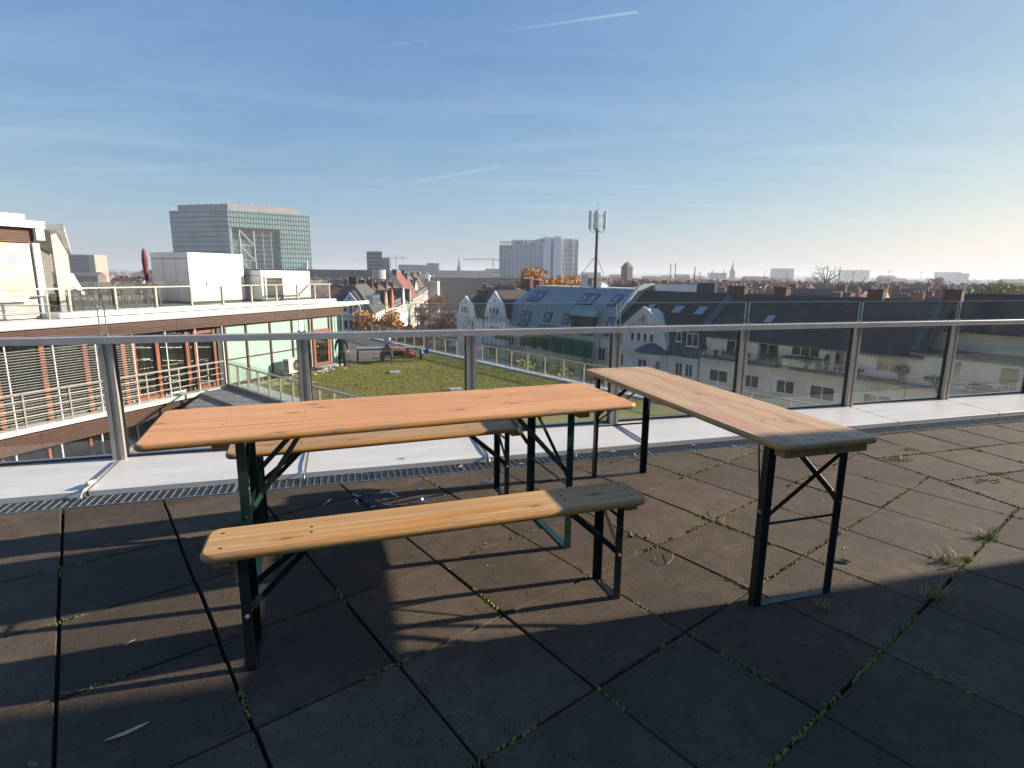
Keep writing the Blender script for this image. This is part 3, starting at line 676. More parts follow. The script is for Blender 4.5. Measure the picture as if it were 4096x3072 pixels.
MB().tube([(0, 0, 0), (0, 0, .8)], .03, 8).build('pole', METALB, pa); MB().lathe([(.3, 0), (.3, .06), (.05, .1)], 12).build('base', METALB, pa)
sl = empty('sun_sail', off_loc(4.6, 4.2, .02), BAZ, 'small white triangular sun sail above the terrace chairs', 'sun sail')
mb = MB(); mb.face((-.6, 0, 1.30), (.05, .1, 1.25), (.35, -.1, .30)); mb.face((.35, -.105, .30), (.05, .095, 1.25), (-.6, -.005, 1.30)); mb.build('cloth', WHITE, sl)
MB().bar((.35, -.1, 0), (.35, -.1, .34), .05, .05).bar((.36, -.1, .33), (1.3, -.4, .82), .03, .03).build('stay', STEEL, sl)

# ================================================================== lawn roof one storey down
LZ = -3.36; GZ_ = -19.0
GRASS = mk('roof_grass', (.235, .225, .06), .9, 2.2, .35)
def m_lawn():
    mt, nt, b = newmat('roof_lawn'); v = nt.coord(); n = nt.noise(v, .55, 5, .65); n2 = nt.noise(v, 6, 5, .7)
    c = nt.mix(nt.ramp(n, (.36, 0), (.66, 1)), (.235, .200, .050), (.185, .205, .040))
    c = nt.mix(nt.ramp(n2, (.50, 0), (.74, .8)), c, (.26, .19, .07)); c = nt.mix(nt.ramp(nt.noise(v, 1.3, 3, .6), (.60, 0), (.72, .7)), c, (.17, .115, .05))
    nt.put(b.inputs['Base Color'], c); b.inputs['Roughness'].default_value = .95; b.inputs['Specular IOR Level'].default_value = .1
    nt.put(b.inputs['Normal'], nt.bump(nt.noise(v, 28, 4, .7), .6, .03)); return mt
LAWN = m_lawn()
BITU = mk('grey_bitumen_roof', (.165, .135, .105), .9, 1.5, .18, bump=.15, bscale=30)
RA = Vector((3.62, 23.92)); RB = Vector((-9.93, 41.04)); RD = (RB-RA).normalized(); RN = Vector((RD.y, -RD.x))
if RN.y < 0: RN = -RN
def wall_pt(s, y): p = off_loc(s, y); return (p[0], p[1])
E0 = RA-RD*14; E1 = RB+RD*1.5
near1 = Vector((N.x*W_OUT, N.y*W_OUT))+U*11; near0 = Vector((N.x*W_OUT, N.y*W_OUT))-U*6.5
gb = MB(); gb.prism([tuple(near0), tuple(near1), tuple(E0), tuple(E1), wall_pt(16.5, 6), wall_pt(15.1, .94), wall_pt(7.5, .94)], LZ-.5, LZ-.10); gb.build('lawn_roof', CONC).__setitem__('kind', 'structure')
B0 = (-8.75, 29.0); B1p = (-6.9, 31.5); B2p = (-5.2, 34.2)
lw = MB(); lw.prism([tuple(near0+U*7.0), tuple(near1), tuple(E0-RN*.42), tuple(Vector(B2p)+RN*.0), B1p, B0, wall_pt(14.8, -.9), wall_pt(8.2, .0), tuple(near0+U*5.5+N*9)], LZ-.1, LZ)
tag(lw.build('lawn', LAWN), kind='structure')
bt = MB(); bt.prism([B0, B1p, B2p, tuple(E1-RN*.42), wall_pt(16.5, 5), wall_pt(15.0, .35)], LZ-.099, LZ-.015)
tag(bt.build('bitumen_roof', BITU), kind='structure')
# grass blades standing up from the lawn
rg = random.Random(3); mb = MB()
poly = [(-11.0, 24.2), (-7.5, 18.5), (1.2, 18.5), (4.2, 22.6), (-4.8, 33.3), (-6.9, 31.3), (-8.4, 29.2)]
def inside(p, pl):
    r_ = False
    for k in range(len(pl)):
        a, b = pl[k], pl[k-1]
        if (a[1] > p[1]) != (b[1] > p[1]) and p[0] < (b[0]-a[0])*(p[1]-a[1])/(b[1]-a[1])+a[0]: r_ = not r_
    return r_
cnt = 0
while cnt < 26000:
    x, y = rg.uniform(-11, 5), rg.uniform(12, 34)
    if not inside((x, y), poly): continue
    cnt += 1; a = rg.uniform(0, 6.3); h = rg.uniform(.012, .05); wd_ = rg.uniform(.012, .03); lx, ly = rg.gauss(0, .03), rg.gauss(0, .03)
    mb.face((x-wd_*math.cos(a), y-wd_*math.sin(a), LZ-.005), (x+wd_*math.cos(a), y+wd_*math.sin(a), LZ-.005), (x+lx, y+ly, LZ+h))
tag(mb.build('lawn_grass', GRASS), 'short patchy grass blades on the roof lawn', 'grass', kind='stuff')
# coping slabs and glass railing round the lawn
lc = empty('lawn_roof_coping', label='pale coping slabs along the edge of the roof lawn', cat='coping')
STONE = mk('pale_coping_slab', (.52, .54, .55), .45, 1.2, .1, rnd=.06)
L_ = (E1-E0).length; k = 0.0
while k < L_-1.3:
    a, b = E0+RD*(k+.01), E0+RD*(k+1.29)
    MB().prism([tuple(p) for p in (a-RN*.40, b-RN*.40, b+RN*.02, a+RN*.02)], LZ-.05, LZ+.07).build('coping_slab', STONE, lc); k += 1.3
lr = empty('lawn_roof_railing', label='glass railing on slim posts round the roof lawn', cat='railing')
k = 0.4; prev = None
while k < L_:
    p = E0+RD*k
    MB().prism([tuple(p+RD*a+RN*b) for a, b in ((-.028, -.03), (.028, -.03), (.028, .03), (-.028, .03))], LZ+.06, LZ+.90).build('post', STEEL, lr)
    if prev: MB().prism([tuple(q) for q in (prev+RD*.03+RN*.035, p-RD*.03+RN*.035, p-RD*.03+RN*.045, prev+RD*.03+RN*.045)], LZ+.08, LZ+1.10).build('glass_pane', GLASS, lr)
    prev = p; k += 1.3
for a, b in ((0, L_/2), (L_/2, L_)):
    p, q = E0+RD*a, E0+RD*b
    MB().prism([tuple(r_) for r_ in (p-RN*.03, q-RN*.03, q+RN*.03, p+RN*.03)], LZ+.90, LZ+.945).build('handrail', STEEL, lr)
lb = empty('lawn_building', label='unseen office front below the roof lawn, added to bounce sunlight across the street', cat='building')  # out of view; bright front added to bounce sunlight onto the row opposite
mb = MB(); mb.prism([tuple(p) for p in (E0-RN*.35, E1-RN*.35, E1-RN*.03, E0-RN*.03)], GZ_, LZ-.06); mb.build('wall', WPANEL, lb)
k = .6
while k < L_-1.5:
    for f in range(4):
        a, b = E0+RD*k-RN*.028, E0+RD*(k+1.1)-RN*.028; mb = MB(); mb.prism([tuple(q) for q in (a, b, b+RN*.03, a+RN*.03)], LZ-2.9-3.3*f, LZ-1.1-3.3*f); mb.build('window', WINGL, lb)
    k += 2.6
# catwalk with railing between balcony and our wall
cw = empty('catwalk', label='grey catwalk with glass railing between the balcony and the lawn', cat='walkway')
def pz(x, y, z): p = atz(x, y, z); return Vector((p.x, p.y))
c0 = Vector(wall_pt(7.45, 0)); cd = (pz(1060, 1600, LZ)-c0).normalized(); cn = Vector((cd.y, -cd.x))
CL = (Vector((near0+U*6)).y)*0+13.0
# cn must point to the left of the walk (towards the courtyard)
if cn.x > 0: cn = -cn
MB().prism([tuple(p) for p in (c0-cd*.4, c0+cd*CL, c0+cd*CL+cn*1.2, c0-cd*.4+cn*1.2)], LZ-.14, LZ+.02).build('deck', CONC, cw)
MB().prism([tuple(p) for p in (c0+cn*.02, c0+cd*CL+cn*.02, c0+cd*CL-cn*.16, c0-cn*.16)], LZ+.021, LZ+.17).build('kerb', CONC, cw)
MB().prism([tuple(p) for p in (c0-cn*.17, c0+cd*CL-cn*.17, c0+cd*CL-cn*1.0, c0-cn*1.0)], LZ-.10, LZ+.03).build('gravel_strip', STONE, cw)
k = .15
while k < CL:
    p = c0+cd*k-cn*.07
    MB().prism([tuple(p+cd*a+cn*b) for a, b in ((-.03, -.035), (.03, -.035), (.03, .035), (-.03, .035))], LZ+.16, LZ+1.0).build('post', STEEL, cw)
    MB().prism([tuple(q) for q in (p+cd*.03-cn*.04, p+cd*.87-cn*.04, p+cd*.87-cn*.05, p+cd*.03-cn*.05)], LZ+.18, LZ+1.17).build('glass_pane', GLASS, cw)
    k += .9
p, q = c0+cd*.1-cn*.07, c0+cd*CL-cn*.07
MB().prism([tuple(r_) for r_ in (p-cn*.04, q-cn*.04, q+cn*.04, p+cn*.04)], LZ+1.0, LZ+1.045).build('handrail', STEEL, cw)

# ================================================================== things on the lawn roof
ACW = mk('off_white_casing', (.68, .64, .58), .4, 2, .06); FANG = mk('grey_fan_guard', (.35, .34, .32), .45, 8, .2, metal=.3)
p = atz(700+1480/3.16, 1200+885/3.16, LZ); fa = BAZ
acl = off_loc(10.95, -.28)
ac = empty('air_conditioner', (acl[0], acl[1], LZ), BAZ, 'white outdoor air conditioning unit with round fan by the mint wall', 'air conditioner')
MB().box(-.42, .42, -.17, .17, .12, .80).build('casing', ACW, ac)
mb = MB(); mb.lathe([(.285, 0), (.285, .012), (.25, .012), (.25, 0)], 28)
for k in range(18):
    a = 2*math.pi*k/18; mb.bar((.05*math.cos(a), .05*math.sin(a), .012), (.26*math.cos(a+.35), .26*math.sin(a+.35), .012), .010, .006)
mb.lathe([(.055, .004), (.055, .022), (.02, .026)], 14)
g = mb.build('fan_guard', FANG, ac); g.matrix_local = Matrix.Translation((.10, -.172, .46)) @ Matrix.Rotation(math.pi/2, 4, 'X')
bk = MB().lathe([(.25, 0), (.25, .003)], 24).build('fan_well', DARK, ac); bk.matrix_local = Matrix.Translation((.10, -.171, .46)) @ Matrix.Rotation(math.pi/2, 4, 'X')
for k in range(9):
    for j in range(3): MB().box(-.428, -.421, -.14+.095*j, -.07+.095*j, .19+.062*k, .235+.062*k).build('side_vent', DARK, ac)
for sx in (-1, 1): MB().box(sx*.34-.06, sx*.34+.06, -.30, .30, .0, .115).build('foot_block', CONC, ac)
# loose stones and laths below it
rs = random.Random(5)
for k in range(9):
    q = off_loc(9.7+.45*k+rs.uniform(-.1, .1), -.75-.07*k*rs.uniform(.3, 1.4))
    w_, d_ = rs.uniform(.08, .2), rs.uniform(.06, .14)
    s = MB(); s.prism([(w_*math.cos(a)*rs.uniform(.7, 1.1), d_*math.sin(a)*rs.uniform(.7, 1.1)) for a in (0, 1, 2.1, 3.2, 4.2, 5.3)], 0, rs.uniform(.03, .07))
    tag(s.build('stone', STONE, None, loc=(q[0], q[1], LZ)), 'pale loose stone in the grass near the mint wall', 'stone', 'loose stones by the mint wall')
LATH = mk('pale_lath', (.50, .42, .30), .7, 8, .2)
for k, (s0, y0, s1, y1) in enumerate(((8.6, -.55, 10.0, -.60), (12.0, -.75, 14.3, -.62))):
    a, b = off_loc(s0, y0, LZ+.02), off_loc(s1, y1, LZ+.02)
    tag(MB().bar(a, b, .05, .03).build('lath', LATH), ('short pale lath lying left of the air conditioner', 'long pale lath lying by the garden door')[k], 'lath')
a = off_loc(13.6, -.35)
tag(MB(Matrix.Translation((a[0], a[1], 0)) @ Matrix.Rotation(BAZ, 4, 'Z')).box(-.75, .75, -.2, .45, LZ, LZ+.05).build('door_step', STONE), 'flat grey step in front of the garden door', 'step')

def place(x, y): return atz(x, y, LZ)
# grey table, chair, beer table, mower
def ctop(pts, z):
    return [atz(x, y, z) for x, y in pts]
GREYT = mk('blue_grey_tabletop', (.26, .31, .36), .25, 3, .1)
slim_table('garden_table', (-7.82, 30.55, LZ), R(14), 1.45, .90, .74, 'grey topped square table on the roof lawn beside the workman', GREYT, .075)
chair('rattan_chair', (-6.78, 29.75, LZ), R(200), 'brown rattan armchair on the lawn between the two tables')
WOODL = mk('faded_plank', (.42, .30, .18), .6, 4, .2, stretch=(.3, 4, 4))
t3 = empty('folding_table', (-5.85, 30.75, LZ), R(12), 'long faded folding table on the lawn over the mower', 'table')
MB().box(-.95, .95, -.27, .27, .73, .76).build('tabletop', WOODL, t3)
for sx in (-1, 1):
    for sy in (-1, 1): MB().box(sx*.72-.02, sx*.72+.02, sy*.22-.02, sy*.22+.02, 0, .73).build('leg', METALB, t3)
    MB().bar((sx*.72, 0, .35), (sx*.42, 0, .72), .02, .02).build('brace', METALB, t3)
REDP = mk('orange_red_plastic', (.62, .085, .035), .35, 4, .12); BLKP = mk('black_plastic', (.02, .02, .02), .45, 6, .3)
mw = empty('lawn_mower', (-6.12, 32.0, LZ), R(8), 'orange red petrol lawn mower on the roof lawn', 'lawn mower')
d_ = MB(); d_.hexa([(-.15, -.25, .10), (.52, -.25, .09), (.52, .25, .09), (-.15, .25, .10), (-.10, -.20, .33), (.38, -.20, .24), (.38, .20, .24), (-.10, .20, .33)]); d_.build('deck', REDP, mw)
d_ = MB(); d_.lathe([(.16, .30), (.18, .34), (.18, .50), (.13, .56), (.05, .57)], 14, (.12, 0, 0)); d_.build('engine', BLKP, mw)
d_ = MB(); d_.hexa([(-.75, -.24, .10), (-.16, -.24, .10), (-.16, .24, .10), (-.75, .24, .10), (-.72, -.22, .45), (-.12, -.22, .42), (-.12, .22, .42), (-.72, .22, .45)]); d_.build('grass_box', BLKP, mw)
for x, r_ in ((-.10, .10), (.45, .10)):
    for sy in (-1, 1):
        wh = MB().lathe([(.04, -.03), (r_, -.028), (r_, .028), (.04, .03)], 16).build('wheel', BLKP, mw); wh.matrix_local = Matrix.Translation((x, sy*.29, r_)) @ Matrix.Rotation(math.pi/2, 4, 'X')
        hb = MB().lathe([(.055, -.032), (.055, .032)], 12).build('hub', ACW, wh)
for sy in (-1, 1): MB().tube([(-.05, sy*.2, .30), (-1.05, sy*.2, .98)], .017, 8).build('handle_bar', REDP, mw)
MB().tube([(-1.05, -.2, .98), (-1.12, -.1, 1.02), (-1.12, .1, 1.02), (-1.05, .2, .98)], .017, 8).build('grip', BLKP, mw)
tr2 = empty('grass_trimmer', (-7.15, 32.1, LZ), R(8), 'white and orange grass trimmer resting on the mower handle', 'trimmer')
d_ = MB(); d_.lathe([(.05, 0), (.13, .06), (.12, .2), (.05, .26)], 10); d_ = d_.build('motor', WHITE, tr2, loc=(.0, 0, .95))
MB().lathe([(.06, 0), (.10, .03), (.07, .1)], 10, (-.14, 0, .93)).build('tank', REDP, tr2)
MB().tube([(0, 0, 1.0), (.95, .05, .30), (1.25, .1, .06)], .014, 6).build('shaft', STEEL, tr2)
BAGM = mk('blue_plastic_bag', (.018, .12, .30), .28, 6, .35, bump=.4, bscale=9)
def bag(loc, sx, sy, sz, label, seed):
    r_ = random.Random(seed); mb = MB(); n = 12; rings = []
    for k in range(9):
        t = k/8; rad = math.sin(math.pi*min(1, t*1.0))**.6*(1-.25*t)+.03
        rings.append([mb.P((sx*rad*math.cos(2*math.pi*j/n)*r_.uniform(.8, 1.15), sy*rad*math.sin(2*math.pi*j/n)*r_.uniform(.8, 1.15), sz*t)) for j in range(n)])
    for a, b in zip(rings, rings[1:]):
        for j in range(n): mb.f.append([a[j], a[(j+1) % n], b[(j+1) % n], b[j]])
    mb.f.append(rings[0][::-1]); mb.f.append(rings[-1])
    return tag(mb.build('plastic_bag', BAGM, None, True, loc=loc), label, 'bag')
bag((-5.02, 30.62, LZ+.16), .13, .10, .50, 'blue plastic bag hanging limp under the folding table end', 1)
bag((-4.72, 30.78, LZ+.38), .20, .16, .34, 'full round blue plastic bag hanging beside the folding table', 2)
bag((-7.02, 30.05, LZ+.10), .18, .16, .55, 'blue plastic bag slumped over the rattan armchair', 3)
bag((-6.95, 30.9, LZ+.72), .20, .14, .20, 'small blue plastic bag on the tables behind the armchair', 4)
for k, (x, y) in enumerate(((1580, 1492), (1822, 1561))):
    q = atz(x, y, LZ); h = empty('roof_drain_box', (q.x, q.y, LZ), R(20), ('concrete drain box in the middle of the lawn', 'concrete drain box close to the orange table edge')[k], 'drain box')
    MB().box(-.25, .25, -.18, .18, -.02, .09).build('block', STONE, h); MB().lathe([(.08, .0901), (.08, .095)], 10).build('lid', FANG, h)
    for j in range(14): MB().cbox((rs.uniform(-.42, .42), rs.uniform(-.34, .34), .012), .05, .05, .03).build('pebble', STONE, h)
# glass fin shelter beyond the garden door
fs = empty('glass_canopy', (0, 0, 0), 0, 'green tinted glass windbreak at the end of the office wing', 'windbreak')
GFIN = m_glass('green_tinted_glass', (.55, .80, .68), dirt=.08, base=.06)
for k in range(3):
    a, b = off_loc(15.5, .4+1.6*k, 0), off_loc(15.5, 1.9+1.6*k, 0)
    MB().prism([(a[0], a[1]), (b[0], b[1]), (b[0]+.03, b[1]+.01), (a[0]+.03, a[1]+.01)], LZ+.02, -.7).build('glass_pane', GFIN, fs)
    MB().prism([(a[0]-.03, a[1]-.03), (a[0]+.03, a[1]-.03), (a[0]+.03, a[1]+.03), (a[0]-.03, a[1]+.03)], LZ, -.6).build('post', STEEL, fs)

# ------------------------------------------------------------------ the workman
def skin_body(name, joints, edges_, rad, mat, parent, levels=2, root=0):
    me = bpy.data.meshes.new(name); me.from_pydata(joints, edges_, []); me.materials.append(mat)
    o = obj(name, me, parent)
    sk = o.modifiers.new('skin', 'SKIN'); sk.use_smooth_shade = True
    for i, r_ in enumerate(rad):
        v = me.skin_vertices[0].data[i]; v.radius = r_ if isinstance(r_, tuple) else (r_, r_)
    me.skin_vertices[0].data[root].use_root = True
    sb = o.modifiers.new('sub', 'SUBSURF'); sb.levels = levels; sb.render_levels = levels
    return o
NAVY = mk('navy_work_jacket', (.012, .018, .040), .8, 6, .4); DKGRN = mk('dark_green_trousers', (.012, .032, .024), .85, 6, .4)
SKIN = mk('skin', (.42, .25, .18), .6, 5, .1); HAIR = mk('dark_hair', (.03, .02, .015), .8, 20, .3); GLOVE = mk('white_work_glove', (.62, .58, .52), .8, 8, .1); BOOT = mk('brown_boot', (.04, .03, .02), .7, 8, .3)
wl = atz(1370, 1470, LZ)
man = empty('person', (wl.x, wl.y, LZ), R(20), 'workman in navy jacket, dark green trousers and white gloves walking with a tool', 'person')
# faces -y (towards us); mid stride
J = [(0, 0, .95), (0, -.01, 1.10), (0, -.02, 1.28), (0, -.02, 1.42), (0, -.03, 1.50),                      # pelvis..neck base
     (.19, -.02, 1.40), (.27, .02, 1.14), (.29, -.05, .90), (-.19, -.02, 1.40), (-.28, .02, 1.14), (-.31, -.08, .92),
     (.10, -.02, .88), (.12, -.14, .49), (.12, -.02, .10), (-.10, .0, .88), (-.11, .02, .48), (-.11, .22, .14)]
body = skin_body('body', J, [(0, 1), (1, 2), (2, 3), (3, 4), (3, 5), (5, 6), (6, 7), (3, 8), (8, 9), (9, 10), (0, 11), (11, 12), (12, 13), (0, 14), (14, 15), (15, 16)],
    [(.155, .115), (.16, .12), (.185, .125), (.16, .11), (.06, .06), (.085, .085), (.062, .062), (.045, .045), (.085, .085), (.062, .062), (.045, .045), (.105, .105), (.075, .075), (.055, .055), (.105, .105), (.075, .075), (.055, .055)], NAVY, man)
trs = skin_body('trousers', [(0, 0, .98), (0, 0, .90), (.105, -.02, .86), (.122, -.14, .49), (.12, -.02, .09), (-.105, 0, .86), (-.112, .02, .48), (-.112, .22, .13)], [(0, 1), (1, 2), (2, 3), (3, 4), (1, 5), (5, 6), (6, 7)],
    [(.17, .125), (.165, .13), (.118, .118), (.09, .09), (.078, .078), (.118, .118), (.09, .09), (.078, .078)], DKGRN, body)
hd = MB(); hd.lathe([(.045, 1.47), (.055, 1.53), (.075, 1.56), (.088, 1.62), (.090, 1.68), (.080, 1.74), (.045, 1.775), (.005, 1.782)], 14, (0, -.035, 0)); hd = hd.build('head', SKIN, body, True)
hr = MB(); hr.lathe([(.094, 1.66), (.096, 1.70), (.085, 1.755), (.048, 1.79), (.004, 1.796)], 14, (0, -.026, 0)); hr.build('hair', HAIR, body, True)
nz = MB(); nz.hexa([(-.014, -.145, 1.635), (.014, -.145, 1.635), (.012, -.11, 1.635), (-.012, -.11, 1.635), (-.008, -.125, 1.69), (.008, -.125, 1.69), (.008, -.11, 1.69), (-.008, -.11, 1.69)]); nz.build('nose', SKIN, body)
for sx in (-1, 1):
    MB().lathe([(.02, -.006), (.024, 0), (.02, .006)], 8, (sx*.093, -.03, 1.65)).build('ear', SKIN, body)
    MB().lathe([(.009, -.004), (.011, 0), (.009, .004)], 6, (sx*.034, -.122, 1.68)).build('eye', HAIR, body)
for nm, wr, sg in (('glove', (.29, -.05, .90), 1), ('glove', (-.31, -.08, .92), -1)):
    x, y, z = wr
    Jh = [(x, y, z+.02), (x, y-.005, z-.05), (x, y-.01, z-.09)]; Eh = [(0, 1), (1, 2)]; Rh = [.036, .040, .034]
    for q in range(4):
        b_ = len(Jh); yy = y-.035+.022*q
        Jh += [(x+sg*.004, yy, z-.11), (x-sg*.006, yy, z-.145), (x-sg*.022, yy+.002, z-.165-.006*(q in (1, 2)))]; Eh += [(2, b_), (b_, b_+1), (b_+1, b_+2)]; Rh += [.014, .012, .010]
    b_ = len(Jh); Jh += [(x-sg*.03, y-.03, z-.06), (x-sg*.045, y-.04, z-.095)]; Eh += [(1, b_), (b_, b_+1)]; Rh += [.016, .012]
    skin_body(nm, Jh, Eh, Rh, GLOVE, body, 1)
for x, y, z, tz in ((.12, -.02, 0, 0), (-.11, .22, .05, R(-25))):
    bt_ = MB(); bt_.hexa([(-.05, -.19, 0), (.05, -.19, 0), (.045, .08, 0), (-.045, .08, 0), (-.042, -.16, .05), (.042, -.16, .05), (.045, .07, .12), (-.045, .07, .12)])
    b_ = bt_.build('boot', BOOT, body); b_.location = (x, y, z); b_.rotation_euler.x = tz
tl = empty('garden_tool', (wl.x, wl.y, LZ), R(20), 'long handled garden tool held beside the workman', 'tool')
MB().tube([(.36, -.06, .02), (.28, -.07, 1.05)], .012, 6).build('shaft', METALB, tl); MB().box(.30, .50, -.10, -.04, .0, .03).build('head', METALB, tl)

# ================================================================== the town: materials and builders
GZ = -19.0
def m_tile(name, c, rnd=.18, sc=1.0):
    """pantile roof: rows across the slope and rolls down it"""
    mt, nt, b = newmat(name); v = nt.coord()
    n = nt.noise(v, .7, 5, .6); f = nt.noise(v, 6, 3, .7)
    cc = nt.mix(nt.ramp(n, (.3, 0), (.7, 1)), scl(c, .72), scl(c, 1.25)); cc = nt.mix(nt.ramp(f, (.4, .4), (.62, 0)), cc, scl(c, .5))
    h = nt.add('ShaderNodeHueSaturation'); nt.put(h.inputs['Color'], cc); nt.put(h.inputs['Value'], nt.math('MULTIPLY_ADD', nt.rand(), 2*rnd, 1-rnd)); 
    nt.put(b.inputs['Base Color'], h.outputs[0]); b.inputs['Roughness'].default_value = .75
    wv = nt.math('ADD', nt.wave(v, 1.3*sc, .3, 1, 1, 'X'), nt.wave(v, 1.1*sc, .3, 1, 1, 'Z', 'SAW'))
    nt.put(b.inputs['Normal'], nt.bump(wv, .55, .06)); return mt
T_DARK = m_tile('dark_brown_roof_tiles', (.046, .036, .030)); T_BRN = m_tile('brown_roof_tiles', (.105, .066, .045), .25); T_RED = m_tile('red_roof_tiles', (.20, .065, .042), .25)
T_GREY = m_tile('grey_roof_tiles', (.075, .07, .068), .3); T_TAN = m_tile('tan_roof_tiles', (.135, .105, .085), .2)
ZINCR = mk('blue_grey_standing_seam', (.30, .355, .36), .42, .6, .10, metal=.1); ZINCD = mk('grey_zinc_sheet', (.075, .088, .10), .42, 1.5, .3, metal=.3)
WALL_W = mk('white_plaster', (.86, .84, .80), .85, .5, .08, dirt=.12, rnd=.06); WALL_G = mk('grey_stone_plaster', (.64, .62, .57), .85, .6, .14, dirt=.22)
WALL_C = mk('cream_plaster', (.70, .63, .50), .85, .5, .10, dirt=.12); WALL_Y = mk('ochre_plaster', (.52, .36, .16), .85, .5, .1, dirt=.1); WALL_R = mk('orange_red_plaster', (.50, .13, .06), .8, .5, .1)
WALL_B = mk('beige_plaster', (.68, .62, .53), .85, .5, .14, dirt=.25, rnd=.12); WALL_GR = mk('pale_green_plaster', (.32, .44, .33), .85, .5, .1); WALL_K = mk('dark_brick_wall', (.055, .022, .018), .85, 2, .3)
BRICK = mk('red_brick', (.20, .070, .045), .85, 3, .3, rnd=.15); BRICKD = mk('dark_brown_brick', (.085, .045, .032), .85, 3, .3)
PANE = mk('house_window_pane', (.030, .036, .034), .08, .4, .6, spec=.8); WFR = mk('white_window_frame', (.68, .68, .66), .5, 2, .05)
TRIM = mk('pale_stone_trim', (.60, .58, .54), .8, 1, .08)
def window(root, s0, s1, z0, z1, y=0, n=2, fr=WFR, t=.07, sill=True, pn=PANE, name='window'):
    mb = MB(); mb.box(s0, s1, y-.04, y-.002, z0, z0+t).box(s0, s1, y-.04, y-.002, z1-t, z1).box(s0, s0+t, y-.04, y-.002, z0+t, z1-t).box(s1-t, s1, y-.04, y-.002, z0+t, z1-t)
    for k in range(1, n): x = s0+(s1-s0)*k/n; mb.box(x-t*.6, x+t*.6, y-.038, y-.002, z0+t, z1-t)
    o = mb.build(name, fr, root)
    MB().box(s0+t*.5, s1-t*.5, y-.020, y-.001, z0+t*.5, z1-t*.5).build('pane', pn, o)
    if sill: MB().box(s0-.08, s1+.08, y-.14, y, z0-.09, z0-.005).build('sill', TRIM, o)
    return o
def gable_roof(root, s0, s1, y0, y1, ze, zr, mat, over=.25, name='roof', yr=None):
    yr = (y0+y1)/2 if yr is None else yr; t = .18; mb = MB()
    for a, za, b, zb in ((y0-over, ze-over*(zr-ze)/(yr-y0), yr, zr), (y1+over, ze-over*(zr-ze)/(y1-yr), yr, zr)):
        mb.hexa([(s0, a, za-t), (s1, a, za-t), (s1, b, zb-t), (s0, b, zb-t), (s0, a, za), (s1, a, za), (s1, b, zb), (s0, b, zb)])
    return mb.build(name, mat, root)
def ends(root, s0, s1, y0, y1, ze, zr, mat, yr=None):
    """triangular end walls under a gable roof"""
    yr = (y0+y1)/2 if yr is None else yr; mb = MB()
    for a, b in ((s0, s0+.3), (s1-.3, s1)):
        i = [mb.P(q) for q in ((a, y0, ze), (a, y1, ze), (a, yr, zr-.05), (b, y0, ze), (b, y1, ze), (b, yr, zr-.05))]
        for f in ((0, 1, 2), (5, 4, 3), (0, 3, 4, 1), (1, 4, 5, 2), (2, 5, 3, 0)): mb.f.append([i[k] for k in f])
    return mb.build('gable_wall', mat, root)
def chimney(root, s, y, z0, z1, w_=.9, d_=.6, mat=BRICKD, pots=2):
    o = MB().box(s-w_/2, s+w_/2, y-d_/2, y+d_/2, z0, z1).box(s-w_/2-.06, s+w_/2+.06, y-d_/2-.06, y+d_/2+.06, z1+.001, z1+.1).build('chimney', mat, root)
    for k in range(pots): MB().lathe([(.10, z1+.1), (.10, z1+.42), (.13, z1+.45)], 8, (s-w_/2+w_*(k+.5)/pots, y, 0)).build('chimney_pot', TRIM, o)
    return o

# ------------------------------------------------------------------ ground, streets
ASPH = mk('asphalt', (.055, .054, .053), .9, .3, .2); EARTH = mk('city_ground', (.085, .085, .075), .95, .02, .35)
g = MB(); g.face((-12000, -9000, GZ-.05), (12000, -9000, GZ-.05), (12000, 16000, GZ-.05), (-12000, 16000, GZ-.05)); tag(g.build('ground', EARTH), kind='structure')
RAZ = R(-53); R0 = (21.6, 60, 0)
st = MB(Matrix.Translation(R0) @ Matrix.Rotation(RAZ, 4, 'Z')); st.box(-110, 90, -19, -5, GZ-.04, GZ); tag(st.build('street', ASPH), kind='structure')
pv = MB(Matrix.Translation(R0) @ Matrix.Rotation(RAZ, 4, 'Z')); pv.box(-56, 90, -4.9, -.02, GZ-.04, GZ+.12); tag(pv.build('pavement', CONC), kind='structure')
LAZ = R(95.3); L0 = (-27.4, 110, 0)
st = MB(Matrix.Translation(L0) @ Matrix.Rotation(LAZ, 4, 'Z')); st.box(-30, 500, -15, -3.5, GZ-.02, GZ+.02); tag(st.build('side_street', ASPH), kind='structure')

# ================================================================== row across the street
def rframe(name, label): return empty(name, R0, RAZ, label, 'house')
# white house with roof balconies
h3 = rframe('balcony_house', 'white house with planted roof balconies under a long dark roof')
MB().box(-1.45, 18.2, .9, 11.5, -7.06, -4.65).build('upper_wall', WALL_W, h3); MB().box(-1.45, 18.2, 0, 11.5, GZ, -7.10).build('wall', WALL_B, h3)
gable_roof(h3, -1.6, 19.2, .2, 12, -4.62, -.45, T_DARK, yr=6.0, over=.35)
MB().box(-1.6, 19.2, -.30, -.14, -5.02, -4.90).build('gutter', ZINCD, h3)
for a, b, y in ((-1.4, 3.6, -.55), (3.6, 7.7, -.85), (8.8, 18.2, -.8)):
    MB().box(a, b, y, .88, -7.22, -7.05).build('balcony_slab', ZINCD, h3)
MB().box(7.9, 11.0, -.3, .88, -6.95, -6.25).build('oriel_wall', WALL_C, h3); MB().box(7.8, 11.1, -.4, .88, -6.24, -6.05).build('oriel_roof', ZINCD, h3)
for a, b, z0, z1, n in ((1.1, 3.2, -6.9, -5.2, 2), (4.66, 6.8, -7.0, -5.15, 2), (8.1, 10.75, -6.0, -5.12, 3), (12.1, 13.9, -7.0, -5.1, 2), (15.56, 17.7, -6.5, -5.03, 2)): window(h3, a, b, z0, z1, .9, n, sill=False)
